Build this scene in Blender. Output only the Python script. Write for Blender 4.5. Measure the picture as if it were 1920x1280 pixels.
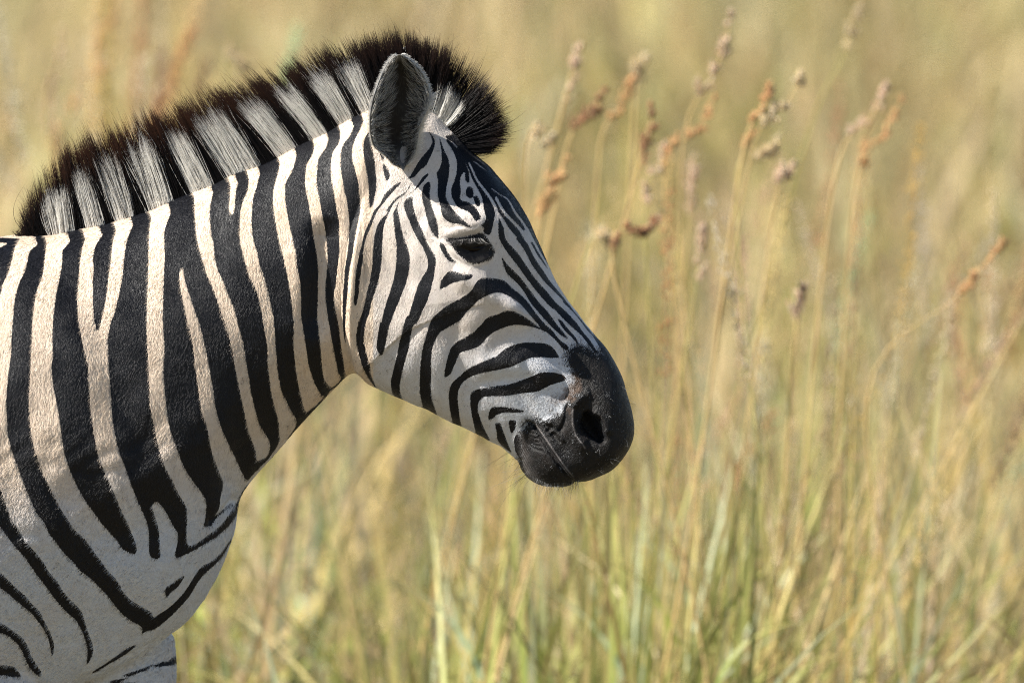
import bpy, math, random
import numpy as np
from mathutils import Vector
R = math.radians
rng = np.random.default_rng(7)
random.seed(7)
sc = bpy.context.scene
for _o in list(bpy.data.objects):
    bpy.data.objects.remove(_o, do_unlink=True)

# ------------------------------------------------------------------ camera
CAM_D, PITCH, FRAME_W = 12.0, R(4.2), 1.3056          # metres to the animal, tilt, metres across the frame there
SCALE = FRAME_W / 1920.0
AIM = Vector((0.0, 0.0, 1.184))
cam_data = bpy.data.cameras.new('camera')
cam = bpy.data.objects.new('camera', cam_data)
sc.collection.objects.link(cam)
cam.location = (0.0, -CAM_D * math.cos(PITCH), AIM.z + CAM_D * math.sin(PITCH))
cam.rotation_euler = (math.pi / 2 - PITCH, 0, 0)
cam_data.sensor_width = 36.0
cam_data.lens = 36.0 * CAM_D / FRAME_W
cam_data.clip_start, cam_data.clip_end = 0.5, 6000.0
cam_data.dof.use_dof = True
cam_data.dof.focus_distance = CAM_D - 0.10
cam_data.dof.aperture_fstop = 4.6
sc.camera = cam

# ------------------------------------------------------------------ daylight
SUN_DIR = Vector((-0.69, -0.27, 0.66)).normalized()    # towards the sun: high, behind the animal's shoulder, a little on our side
world = bpy.data.worlds.new('World'); sc.world = world; world.use_nodes = True
wn = world.node_tree.nodes; wl = world.node_tree.links
bg = wn.get('Background') or wn.new('ShaderNodeBackground')
sky = wn.new('ShaderNodeTexSky'); sky.sky_type = 'NISHITA'; sky.sun_disc = False
sky.sun_elevation = math.asin(SUN_DIR.z); sky.sun_rotation = math.atan2(SUN_DIR.x, SUN_DIR.y)
sky.altitude = 1200.0; sky.air_density = 1.0; sky.dust_density = 0.6
wl.new(sky.outputs[0], bg.inputs[0]); bg.inputs[1].default_value = 0.055
sun_data = bpy.data.lights.new('sun', 'SUN'); sun_data.energy = 5.0; sun_data.angle = R(0.53); sun_data.color = (1.0, 0.95, 0.87)
sun = bpy.data.objects.new('sun', sun_data); sc.collection.objects.link(sun)
sun.rotation_euler = SUN_DIR.to_track_quat('Z', 'Y').to_euler(); sun.location = (-8, -4, 12)
sc.view_settings.view_transform = 'Standard'; sc.view_settings.look = 'None'
sc.view_settings.exposure = 1.32; sc.view_settings.gamma = 1.0; sc.view_settings.use_curve_mapping = False
sc.cycles.max_bounces = 8; sc.cycles.transparent_max_bounces = 8
sc.cycles.use_denoising = True; sc.cycles.denoiser = 'OPENIMAGEDENOISE'; sc.cycles.denoising_prefilter = 'NONE'; sc.cycles.denoising_input_passes = 'RGB_ALBEDO_NORMAL'; sc.cycles.filter_width = 1.0; sc.cycles.sample_clamp_indirect = 4.0

# ------------------------------------------------------------------ helpers
CP, SP = math.cos(PITCH), math.sin(PITCH)
CAM = np.array(cam.location)
def ray_to(u, v, y=0.0):
    """world point at depth y on the sight line through a point given in photograph pixels (1920 x 1280)"""
    u = np.asarray(u, float); v = np.asarray(v, float)
    a = (u - 960) * SCALE / CAM_D; b = -(v - 640) * SCALE / CAM_D
    dx = a; dy = CP + b * SP; dz = -SP + b * CP
    t = (y - CAM[1]) / dy
    return np.stack([CAM[0] + dx * t, np.broadcast_to(np.asarray(y, float), np.shape(dx * t)) + 0 * t, CAM[2] + dz * t], -1)
def to_px(p):
    d = p - CAM
    f = d[..., 1] * CP - d[..., 2] * SP; up = d[..., 1] * SP + d[..., 2] * CP
    return 960 + d[..., 0] / f * CAM_D / SCALE, 640 - up / f * CAM_D / SCALE
def link(o, parent=None):
    sc.collection.objects.link(o)
    if parent is not None: o.parent = parent
    return o
def tag(o, label=None, category=None, group=None, kind=None):
    for k, val in (('label', label), ('category', category), ('group', group), ('kind', kind)):
        if val: o[k] = val
    return o
def mesh_obj(name, verts, faces, mat=None, parent=None, smooth=True):
    """faces: (n,4) or (n,3) array; a quad whose last index is -1 is a triangle"""
    me = bpy.data.meshes.new(name)
    verts = np.ascontiguousarray(verts, dtype=np.float32); faces = np.asarray(faces)
    me.vertices.add(len(verts)); me.vertices.foreach_set('co', verts.ravel())
    k = faces.shape[1]
    me.loops.add(faces.size); me.loops.foreach_set('vertex_index', faces.ravel().astype(np.int32))
    me.polygons.add(len(faces)); me.polygons.foreach_set('loop_start', np.arange(0, faces.size, k, dtype=np.int32))
    me.update(calc_edges=True)
    if smooth: me.polygons.foreach_set('use_smooth', np.ones(len(faces), dtype=bool))
    if mat: me.materials.append(mat)
    return link(bpy.data.objects.new(name, me), parent)
def put_attr(data, name, vals, typ='FLOAT', domain='POINT'):
    a = data.attributes.new(name, typ, domain)
    if typ == 'FLOAT': a.data.foreach_set('value', np.ascontiguousarray(vals, dtype=np.float32).ravel())
    elif typ == 'FLOAT_VECTOR': a.data.foreach_set('vector', np.ascontiguousarray(vals, dtype=np.float32).ravel())
    else:
        v = np.ones((len(vals), 4), dtype=np.float32); v[:, :3] = vals; a.data.foreach_set('color', v.ravel())
def hair_obj(name, pts, radii, cols, mat, parent):
    """pts (n,k,3) radii (n,k) cols (n,k,3)"""
    n, k = pts.shape[:2]
    cu = bpy.data.hair_curves.new(name); cu.add_curves([k] * n)
    cu.attributes['position'].data.foreach_set('vector', np.ascontiguousarray(pts, dtype=np.float32).ravel())
    a = cu.attributes.get('radius') or cu.attributes.new('radius', 'FLOAT', 'POINT')
    a.data.foreach_set('value', np.ascontiguousarray(radii, dtype=np.float32).ravel())
    put_attr(cu, 'tone', cols.reshape(-1, 3), 'FLOAT_COLOR')
    cu.materials.append(mat)
    return link(bpy.data.objects.new(name, cu), parent)
def crs(p, m=6, closed=False):
    """Catmull-Rom through points (n,d), m steps per span"""
    p = np.asarray(p, float); n = len(p)
    if closed: q = np.vstack([p[-1], p, p[0], p[1]]); spans = n
    else: q = np.vstack([2 * p[0] - p[1], p, 2 * p[-1] - p[-2]]); spans = n - 1
    t = (np.arange(m) / m)[None, :, None]
    a, b, c, d = (q[i:i + spans, None, :] for i in range(4))
    r = 0.5 * (2 * b + (c - a) * t + (2 * a - 5 * b + 4 * c - d) * t * t + (3 * b - a - 3 * c + d) * t ** 3)
    r = r.reshape(-1, p.shape[1])
    return r if closed else np.vstack([r, p[-1]])
def sstep(a, b, x):
    t = np.clip((x - a) / (b - a), 0, 1); return t * t * (3 - 2 * t)
class Nt:
    def __init__(s, name):
        s.m = bpy.data.materials.new(name); s.m.use_nodes = True; s.t = s.m.node_tree
        s.b = s.t.nodes['Principled BSDF']; s.out = s.t.nodes['Material Output']
    def n(s, typ, ins=None, **kw):
        nd = s.t.nodes.new(typ)
        for k, v in kw.items(): setattr(nd, k, v)
        for k, v in (ins or {}).items():
            if isinstance(v, bpy.types.NodeSocket): s.t.links.new(v, nd.inputs[k])
            else: nd.inputs[k].default_value = v
        return nd
    def l(s, a, b): s.t.links.new(a, b)
    def math(s, op, a, b=0.0, c=None, clamp=False):
        d = {0: a, 1: b}
        if c is not None: d[2] = c
        nd = s.n('ShaderNodeMath', d, operation=op); nd.use_clamp = clamp; return nd.outputs[0]
    def mix(s, f, a, b, mode='MIX'):
        nd = s.t.nodes.new('ShaderNodeMix'); nd.data_type = 'RGBA'; nd.blend_type = mode
        for k, v in ((0, f), (6, a), (7, b)):
            if isinstance(v, bpy.types.NodeSocket): s.t.links.new(v, nd.inputs[k])
            else: nd.inputs[k].default_value = v if k == 0 else (*v, 1.0)
        return nd.outputs[2]
    def ramp(s, f, stops):
        nd = s.t.nodes.new('ShaderNodeValToRGB'); s.t.links.new(f, nd.inputs[0]); e = nd.color_ramp.elements
        while len(e) < len(stops): e.new(0.5)
        for el, (p, c) in zip(e, stops): el.position = p; el.color = (*c, 1.0) if len(c) == 3 else c
        return nd.outputs[0]
    def attr(s, name): return s.n('ShaderNodeAttribute', attribute_name=name)
# ------------------------------------------------------------------ the animal's coat pattern, drawn in side view
CROP = {'A': (0, 400, 4.2675), 'N': (300, 250, 4.2675), 'J': (350, 500, 4.2675), 'L': (0, 680, 4.2675), 'M': (200, 680, 4.2675),
        'B': (0, 980, 4.2675), 'C': (200, 900, 4.2675), 'H': (580, 200, 5.69), 'I': (580, 400, 5.69), 'K': (580, 580, 5.69),
        'D': (780, 230, 5.69), 'E': (780, 400, 5.69), 'F': (780, 520, 5.69), 'G': (780, 660, 5.69), 'P': (960, 480, 5.69),
        'Q': (940, 690, 5.69), 'S': (680, 80, 4.925), 'U': (0, 0, 1.0), 'O': (0, 200, 4.2675), 'T': (300, 50, 4.2675)}
def cv(text):
    """'A 320,215 300,250 M 10,20' -> points; letters switch the local frame, R reverses what was read since the last bar"""
    pts = []; cur = None; mark = 0
    for tok in text.split():
        if tok in CROP: cur = CROP[tok]
        elif tok == '|': mark = len(pts)
        elif tok == 'R': pts[mark:] = pts[mark:][::-1]; mark = len(pts)
        else:
            x, y = tok.split(','); pts.append((cur[0] + float(x) / cur[2], cur[1] + float(y) / cur[2]))
    return pts
T1R = 'A 320,195 320,215 300,250 250,290 225,350 205,450 165,530 140,600 120,680 108,800 95,950 90,1100 78,1200 L 60,150 50,300 55,450 65,580 100,720 140,830 185,950 240,1090 300,1210 B 355,0 390,80 450,160 520,250 590,320 650,390 710,430 780,500 850,570 905,640 980,730 1060,790 1130,830 1135,880 1110,920'
T2L = 'A 400,195 395,210 370,260 355,400 335,520 300,600 280,700 268,800 258,900 255,1000 248,1150 L 242,100 232,300 238,420 250,550 275,680 310,790 350,900 400,1000 450,1100 500,1190 B 560,0 600,60 680,130 760,240 820,320 870,390 930,450 980,540 1030,600 1100,650 1210,715 1225,755'
VUP = 'C 380,1092 450,1050 520,1000 590,930 650,850 700,770 760,690 850,640 920,570 985,480 1040,400'
VLO = 'C 1030,420 980,510 930,600 860,680 770,760 720,830 660,930 590,1010 520,1080 400,1180 310,1210 262,1255'
T2R = 'A 600,170 590,190 550,240 500,300 500,350 490,450 460,600 435,750 425,850 420,1000 425,1150 L 415,0 420,150 450,300 475,450 495,600 515,720 550,830 590,930 640,1030 700,1130 760,1210 B 810,0 870,70 940,150 980,210 1040,240 1075,247'
T3L = 'A 690,150 705,160 685,200 660,280 640,400 628,550 620,650 622,800 635,900 655,1000 675,1100 700,1200 L 705,40 710,150 720,300 735,450 760,600 790,750 840,880 880,970 930,1080 970,1180 B 1020,0 1050,70 1075,140 1095,200 1088,240'
T4R = 'A 1085,20 1080,50 1050,130 1020,200 1000,300 990,400 980,500 962,600 940,700 915,800 880,900 865,1000 865,1100 870,1220 L 870,30 880,150 890,300 900,450 925,600 955,720 1000,830 1040,950 1090,1070 C 240,150 290,260 330,360 340,480 340,580 380,628 430,612'
B4IN = 'C 425,540 420,420 400,330 365,220 380,180 410,175 450,220 500,300 540,380 570,430 565,510 545,600 575,617 680,570 780,510 880,450 970,370 1020,300 1045,230 1075,120 1060,110 1045,150 1010,225 960,300 900,370 820,430 740,490 675,522 645,500 640,400 645,300 635,210 570,100 525,0'
T5L = 'O 1205,850 A 1215,10 1195,150 1190,300 1185,500 1175,800 1175,1000 1185,1150 L 1190,50 1195,200 1200,330 M 370,450 390,550 415,680 445,770 480,860'
T5R = 'O 1390,800 A 1365,0 1335,80 1315,160 1320,300 1312,500 1305,700 1305,900 1315,1100 1305,1250 M 460,150 470,280 490,450 520,570 560,680 600,790 645,880 700,960 760,1040 795,1110 C 793,270 780,345 762,362 830,367 880,300 950,240 1010,180 1005,172 940,225 880,270 855,283 885,255 905,200 915,110 935,20'
T6L = 'A 1450,425 1435,500 1445,600 1465,700 1485,800 1510,900 1535,1000 1550,1100 1560,1230 M 720,100 735,200 750,320 770,420 800,500 815,570 830,660 850,740 885,830 910,900'
T6R = 'A 1450,425 1465,450 1485,550 1515,650 1565,800 1600,900 1625,1000 1650,1100 1675,1240 M 830,100 850,200 870,350 900,470 940,570 980,660 1020,740 1060,830 1090,890 1110,930 1140,925 1200,860 1290,770 1350,690 1385,620 1382,560 1375,470'
T8L = 'N 700,320 710,330 705,450 670,530 645,620 640,720 640,850 655,930 680,1020 710,1130 J 530,130 575,240 600,370 620,490 640,600 650,720 M 1290,20 1300,100 1320,250 1350,370'
T7L = 'N 262,490 275,510 275,600 285,750 300,870 330,980 360,1080 J 165,70 190,120 235,240 280,370 320,490 355,620 380,750 M 1020,0 1045,120 1065,220 1090,340 1110,440 1140,560 1170,640 1195,720 1200,782'
T7R = 'N 440,440 430,460 405,570 400,680 410,800 430,900 440,1000 460,1080 J 265,60 290,110 340,240 385,350 420,490 450,600 470,720 490,840 M 1140,130 1160,260 1190,380 1220,490 1270,570 1303,630 1305,690 1290,740 1240,772 1200,782'
T8R = 'N 815,270 810,290 790,360 770,440 745,530 735,630 735,750 750,860 780,970 800,1070 J 600,30 630,120 660,240 690,380 705,500 710,620 720,730 730,850 M 1380,130 1405,240 1440,310 1480,390 1520,470 1500,530 1445,604 1520,555 1600,480 1680,390 J 1090,1065 1140,1010 1120,1010'
T9L = 'N 945,205 960,215 950,300 920,400 905,500 910,620 930,740 950,850 975,950 1000,1050 J 805,60 815,120 835,240 850,380 860,500 855,620 870,780 890,920 915,1030 950,1156 1000,1130 1060,1080 1112,1024'
T9R = 'N 1100,130 1095,150 1080,230 1050,320 1005,400 1000,500 1015,620 1040,750 1070,880 1090,980 J 890,40 905,100 915,250 915,380 930,480 945,570 960,680 980,800 1020,920 1065,1005 1100,1030 1180,965 1300,885 1310,878'
T10L = 'N 1225,60 1235,80 1220,170 1180,240 1165,320 1165,430 1185,540 1205,650 1220,770 1240,890 1255,970 J 1053,30 1050,130 1050,250 1045,380 1055,500 1070,620 1080,750 1095,880 1130,940 1175,956'
T10R = 'N 1352,10 1350,30 1330,110 1275,190 1260,260 1255,400 1275,520 1295,640 1320,760 1335,880 1340,980 J 1125,20 1120,60 1110,150 1110,250 1125,360 1140,460 1160,570 1180,680 1200,780 1215,850 1238,895 1175,956 1240,920 1310,885 1330,882'
T11L = 'H 480,180 350,235 320,380 260,470 235,570 230,680 240,800 270,950 290,1080 305,1160 I 320,130 320,280 320,400 305,550 290,700 270,820 260,930 290,1080 320,1200 K 305,120 325,260 340,400 360,520 375,640 400,705 470,712'
POLYS_BLACK = [
 'A -60,60 300,150 330,200 O -60,1045 150,1030 380,1040 400,1065 300,1060 200,1050 120,1080 60,1090 -60,1058',          # dark line along the back
 'A -60,290 0,275 60,240 70,200 150,215 120,270 90,400 55,500 20,570 5,640 -60,760',
 T1R + ' | ' + VLO + ' R | ' + VUP + ' R | ' + T2L + ' R',
 T2R + ' | ' + T3L + ' R',
 'A 850,120 815,180 765,260 745,350 748,450 742,600 745,750 755,850 778,945 800,900 825,800 845,700 860,600 870,500 885,400 900,250 925,150 945,80',
 T4R + ' | ' + B4IN + ' | ' + T5L + ' R',
 T5R + ' | ' + T6L + ' R | ' + T6R + ' | ' + T8L + ' R N 430,440',
 'L -60,950 0,1000 30,1090 60,1170 105,1275 B 150,60 200,140 280,230 350,320 400,400 460,470 500,540 560,610 640,690 670,760 700,860 735,950 745,1030 725,1090 692,1132 700,1060 695,980 670,900 640,830 600,770 530,710 450,620 390,540 330,460 270,380 210,290 130,200 60,110 0,30 -60,-30',
 'B -60,340 0,395 60,450 130,520 200,580 260,650 320,710 360,800 400,870 430,960 430,1040 415,1062 405,1000 385,920 350,850 300,780 260,730 200,680 130,620 60,560 0,520 -60,480',
 'B -60,770 0,795 60,830 130,880 180,920 220,980 250,1060 290,1130 330,1190 325,1232 290,1210 240,1160 200,1080 165,1000 120,950 60,900 0,880 -60,850',
 'B -60,1140 100,1145 150,1195 170,1225 100,1220 -60,1215',
 'B 1085,972 1000,1012 900,1085 800,1150 720,1202 780,1185 880,1122 1000,1052 1078,992',
 'B 1430,1130 1300,1145 1150,1175 1000,1220 870,1285 930,1295 1060,1225 1180,1188 1300,1178 1430,1190',
 'M 1320,758 1390,690 1500,605 1640,470 1707,385 J 1120,1050 1160,1010 1180,1010 1110,1090 M 1640,500 1500,640 1400,722',
 'M 1070,1048 1120,985 1180,930 1240,885 1225,920 1150,1000 1080,1060',
 'C 480,850 520,830 560,795 625,765 570,850 520,890 478,942 470,890',
 T8R + ' | ' + T9L + ' R',
 T9R + ' | ' + T10L + ' R',
 T10R + ' | ' + T11L + ' R',
 'H 490,170 480,190 440,300 360,410 335,520 335,650 355,780 375,900 400,1000 415,1110 I 425,50 425,150 420,280 410,400 385,550 370,700 360,850 355,1000 355,1150 K 355,130 365,260 388,385 386,250 385,130 I 392,1050 405,900 415,750 430,600 460,450 480,300 510,150 540,0 H 545,1040 535,930 520,800 490,680 460,560 460,450 490,350 550,230 580,130',
 'H 690,180 660,240 600,320 578,400 580,520 600,640 625,770 635,880 640,1000 650,1080 680,1040 700,950 718,850 710,720 700,600 685,500 665,400 690,300',
 # face
 'H 1250,230 1310,350 1290,430 1200,540 1140,630 1100,700 1040,780 930,820 860,880 800,940 760,1030 690,1110 I 680,0 630,120 590,210 560,320 540,400 520,500 500,620 490,750 480,870 475,950 495,990 520,900 535,780 550,620 570,500 580,380 600,270 650,160 690,60 H 730,1110 790,1030 840,970 900,900 1000,800 1090,760 1130,740 1180,680 1250,620 1290,540 1330,440 1340,360 1300,290',
 'H 1118,755 1060,860 1010,920 940,960 900,1000 830,1090 I 830,0 760,70 720,150 700,220 685,320 680,430 670,560 650,700 620,820 600,930 570,1040 540,1130 K 530,110 510,200 500,290 505,370 530,480 560,590 600,680 650,760 700,830 700,800 660,700 650,600 625,520 600,420 580,320 590,220 610,110 I 640,1060 670,930 710,820 745,700 765,570 775,450 780,330 785,220 800,120 840,20 H 870,1090 920,1010 960,975 1020,930 1080,850',
 'H 960,980 935,1050 905,1120 I 895,0 905,130 920,250 930,370 930,500 915,620 890,740 850,870 815,970 790,1070 765,1170 K 760,110 740,220 725,320 720,420 765,492 790,460 810,380 830,290 850,190 880,110 I 890,1100 930,1000 980,880 1030,750 1055,650 1075,540 1070,440 1040,340 1000,220 970,100 950,0 H 940,1080 955,1030',
 'H 1095,962 1020,1000 1010,1070 I 1035,0 1070,90 1110,190 1160,280 1210,360 1245,440 1265,520 1255,600 1200,690 1150,790 1120,890 1090,990 1060,1090 K 1040,70 1010,160 990,250 960,360 940,470 910,590 885,690 870,790 890,900 950,945 1030,1010 1025,985 990,940 970,880 965,800 985,700 1010,590 1040,480 1070,380 1085,270 1110,170 I 1150,1170 1200,1060 1260,930 1300,800 1330,680 1345,570 1350,480 1310,400 1260,320 1220,210 1170,110 H 1130,1140 1105,1050',
 'H 1275,800 1220,845 1212,880 1200,960 1230,1080 I 1240,0 1275,120 1310,200 1360,260 1390,300 1395,360 1430,430 1480,500 1530,520 1580,523 1530,490 1480,420 1440,340 1385,290 1380,180 1365,100 H 1350,1180 1300,1040 1285,920 1295,850',
 'H 1285,705 1210,750 1160,830 1110,890 1040,940 1010,962 1100,912 1170,850 1230,780',
 'H 735,440 780,500 805,550 780,560 750,500', 'H 780,605 830,650 860,740 825,792 800,720',
 'D 235,100 240,140 265,260 275,400 250,490 220,540 235,620 230,750 245,830 270,930 290,1010 370,1070 480,1085 600,1128 520,1050 450,990 400,930 370,890 320,790 325,700 340,620 355,520 350,400 300,290 250,150',
 'D 320,190 380,280 430,390 435,500 410,620 380,690 380,780 430,880 460,910 560,950 600,1000 635,1050 690,1020 680,980 640,910 560,850 475,820 480,730 470,640 480,570 520,525 525,600 545,640 570,620 560,520 530,440 500,350 440,270 350,190',
 'D 540,700 570,678 605,710 612,785 572,806 535,770', 'D 615,800 650,778 685,850 680,890 640,882',
 'E 255,812 258,780 270,720 310,660 360,615 430,625 520,650 605,650 580,700 480,720 400,740 320,780',
 'K 1420,0 1330,70 1290,140 1250,270 1210,420 1190,540 1180,700 1180,870 1200,990 1230,1070 1300,1110 1370,1160 1340,1050 1310,960 1300,850 1300,700 1300,560 1310,430 1350,320 1400,240 1500,180 1600,120 1707,10 F 480,440 540,370 620,290 690,230 790,180 880,160 960,185 1040,230 1120,290 1190,370 1250,440 1310,510 1360,572 1400,590 1480,660 1560,750 1620,780 1620,730 1530,660 1450,560 1380,500 E 1300,1090 1240,1010 1180,930 1110,860 1030,800 960,730 900,705 800,690 700,690 640,740 F 600,130 530,190 440,240 350,290 280,335',
 'F 305,1062 315,950 340,850 370,760 430,690 500,650 600,590 680,520 760,430 880,390 960,355 1040,360 1110,390 1190,440 1260,490 1350,562 1300,545 1200,520 1080,505 980,520 900,550 820,590 750,650 690,720 600,765 480,800 440,870 400,960 370,1030',
 'G 500,840 410,790 380,700 360,600 350,480 360,390 F 400,1110 480,1040 560,970 660,920 780,870 870,830 940,770 1040,720 1150,695 1270,695 1400,710 1480,770 1530,850 1620,950 1600,935 1530,862 1440,860 1330,850 1220,860 1130,900 1020,950 900,980 800,1000 700,1020 600,1050 510,1110 G 465,380 445,470 455,600 470,720',
 'G 660,900 610,740 590,640 580,530 585,440 640,400 740,380 860,360 1000,340 1120,300 1230,260 1330,220 1450,215 1560,240 1600,290 1540,320 1440,350 1360,390 1290,420 1120,440 960,465 820,470 720,480 670,530 660,620 690,720 730,820 790,950',
 'G 772,717 780,640 810,590 880,580 1000,590 1100,610 1168,632 1080,645 950,645 870,665 820,705',
 'G 845,770 860,850 870,930 920,1000 1020,1070 990,1000 960,920 930,840 900,760 870,750', 'G 990,740 1020,720 1065,730 1065,800 1020,865 1000,810',
 'G 1075,880 1045,930 1050,1000 1070,1080 1140,1150 1120,1000 1110,900',
 # nose and forehead: dark ground, pale lines come later
 'D 340,130 420,230 500,345 535,430 565,500 600,600 650,690 700,790 720,900 745,1000 730,1060 690,1090 725,1120 720,1170 790,1192 830,1050 850,960 875,960 870,1100 E 870,150 890,270 930,350 970,410 1030,490 1100,580 1170,680 1230,760 1310,860 1400,960 1480,1040 P 420,530 500,620 600,720 700,810 760,870 850,985 900,1040 1000,1060 U 1190,760 1230,740 1100,500 960,260',
 'E 910,455 970,540 1030,600 1110,680 1180,770 1260,880 1330,970 1400,1040 P 480,730 540,800 600,880 650,960 640,965 600,890 530,850 470,800 390,720 300,620 200,500 E 1160,850 1100,770 1030,700 970,640 940,570',
 'P 485,668 520,680 570,740 620,800 680,870 715,950 700,940 660,890 610,840 550,780 500,700',
]
# pale stripes laid over the dark ones: (kind, text[, width])
POLYS_WHITE = [T7L + ' | ' + T7R + ' R',
 'N 545,375 565,400 560,520 552,600 570,645 590,640 600,560 605,480 625,400 640,350']
LINES_WHITE = [  # x,y and width in photograph pixels
 ('P 130,5 210,140 290,250 400,370 480,470 600,580 700,690 780,800 850,880 930,1010', [8, 9, 9, 9, 9, 9, 8, 8, 8.5, 8]),
 ('D 560,420 600,500 650,610 720,705 790,800 845,900 862,980 855,1080 840,1180', [3, 3.5, 4, 4.5, 5, 6, 6, 9, 14]),
 ('D 880,960 930,1060 980,1150 1040,1250', [2, 7, 9, 16]), ('E 960,160 1000,260 1060,330 1130,420 1200,540 1270,640 1350,740 1450,840 1560,950', [9, 15, 15, 13, 10, 9, 8.5, 8, 8]),
 ('D 850,790 900,890 960,980 1050,1070 1120,1150 1190,1270', [5, 5, 5, 5, 5.5, 6]),
 ('E 1150,180 1200,300 1270,440 1350,560 1440,680 1540,800', [5, 6, 7, 8, 8, 8]),
 ('D 600,400 680,460 760,520', [1.5, 2, 1.5]),
 ('D 800,700 900,770 980,820 1060,960 1150,1080 1240,1270', [2, 2, 2.5, 4, 4, 4.5]),
 ('E 1180,150 1250,290 1310,400 1370,500 1440,620 1520,740', [4, 4, 4, 3.5, 3.5, 3]), ('P 310,50 370,150 450,260 540,370 620,470 700,570 800,720', [3, 3, 3, 3, 3, 2.5, 2]),
 ('P 260,20 330,120 400,230 480,330 560,430 650,550 740,660 800,740 880,850', [5, 5.5, 6, 6, 5.5, 5, 4.5, 3, 2]),
 ('E 1180,30 1240,130 1290,230 1340,330 1400,440 1470,580', [2.5, 2.5, 2.5, 2.5, 2, 2]),
]
MUZZLE = 'P 545,975 600,1000 640,955 720,940 850,990 960,1050 1100,1000 U 1230,740 1230,930 960,930 Q 200,960 195,800 190,690 240,610 270,535 330,530 400,560 480,530 570,500 650,450 700,350 760,260 800,170 790,80 720,20 P 600,1150'
BROWN = 'Q 600,-40 720,10 790,60 850,160 900,220 800,300 730,380 690,460 600,500 500,520 640,420 560,330 480,350 590,260 690,230 720,150 690,80'
EYE_PATCH = 'E 300,285 330,268 420,262 550,245 700,205 760,270 820,350 842,420 800,490 690,530 600,542 520,505 440,430 380,350'
U0, V0, CW, CH = -40, -20, 1320, 1340
def fill(mask, pts, val=1):
    """even-odd scanline fill; mask is supersampled by 2"""
    p = (np.asarray(pts) - (U0, V0)) * 2.0
    x0, y0 = p[:, 0], p[:, 1]; x1, y1 = np.roll(x0, -1), np.roll(y0, -1)
    for r in range(max(0, int(y0.min())), min(mask.shape[0], int(y0.max()) + 2)):
        yy = r + 0.5; hit = (y0 <= yy) != (y1 <= yy)
        if not hit.any(): continue
        xs = np.sort(x0[hit] + (yy - y0[hit]) / (y1[hit] - y0[hit]) * (x1[hit] - x0[hit]))
        for a, b in zip(xs[::2], xs[1::2]):
            mask[r, max(0, int(a + .5)):max(0, int(b + .5))] = val
def blur(img, s):
    k = np.exp(-0.5 * (np.arange(-int(3 * s) - 1, int(3 * s) + 2) / s) ** 2); k /= k.sum()
    for ax in (0, 1):
        pad = [(0, 0), (0, 0)]; pad[ax] = (len(k) // 2,) * 2
        q = np.pad(img, pad, mode='edge'); out = np.zeros_like(img)
        for i, w in enumerate(k): out += w * (q[i:i + img.shape[0]] if ax == 0 else q[:, i:i + img.shape[1]])
        img = out
    return img
def finish(mask, s):
    m = mask.astype(np.float32); m = m.reshape(CH, 2, CW, 2).mean((1, 3)); return blur(m, s)
def blank(): return np.zeros((CH * 2, CW * 2), np.uint8)
_m = blank()
for t in POLYS_BLACK: fill(_m, crs(cv(t), 4, True))
for t in POLYS_WHITE: fill(_m, crs(cv(t), 4, True), 0)
for t, ws in LINES_WHITE:
    p = crs(np.column_stack([cv(t), ws]), 5); d = np.gradient(p[:, :2], axis=0); d /= np.linalg.norm(d, axis=1)[:, None] + 1e-9
    nrm = np.column_stack([-d[:, 1], d[:, 0]]) * p[:, 2:3] / 2
    fill(_m, np.vstack([p[:, :2] + nrm, (p[:, :2] - nrm)[::-1]]), 0)
STRIPE = finish(_m, 1.1)
_m = blank(); fill(_m, crs(cv(MUZZLE), 4, True)); MUZ = finish(_m, 9.0)
_m = blank(); fill(_m, crs(cv(BROWN), 4, True)); BRN = finish(_m, 9.0)
_m = blank(); fill(_m, crs(cv(EYE_PATCH), 4, True)); EYEP = finish(_m, 3.0)
def sample(img, u, v):
    x = np.clip(u - U0 - 0.5, 0, CW - 1.001); y = np.clip(v - V0 - 0.5, 0, CH - 1.001)
    i, j = y.astype(int), x.astype(int); fy, fx = y - i, x - j
    return (img[i, j] * (1 - fx) + img[i, j + 1] * fx) * (1 - fy) + (img[i + 1, j] * (1 - fx) + img[i + 1, j + 1] * fx) * fy
def stripe_at(u, v, front=None):
    """black share of the coat at side-view position (u, v); beyond the traced part the stripes go on down the flank and legs"""
    s = sample(STRIPE, u, v)
    wob = 14 * np.sin(v / 95.0) + 9 * np.sin(v / 41.0 + u / 120.0)
    flank = sstep(-0.25, 0.25, np.sin((u + wob + 0.12 * (v - 900)) / 21.0) - 0.1 + 1.2 * sstep(1250, 1420, v) * -1)
    rump = sstep(-0.25, 0.25, np.sin((v - 0.55 * u + wob) / 24.0) - 0.05)
    flank = np.where(u < -1000 , rump, flank)
    legs = sstep(-0.3, 0.3, np.sin((v + 6 * np.sin(u / 23.0)) / 17.0) - 0.05)
    out = np.where(v > 1290, np.where(v > 1400, legs, np.maximum(flank * 0, 0)), flank)
    out = np.where((v > 1400) & (u > -1500), legs, out)
    return np.where((u > -1) & (v < 1284), s, out)
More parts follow.
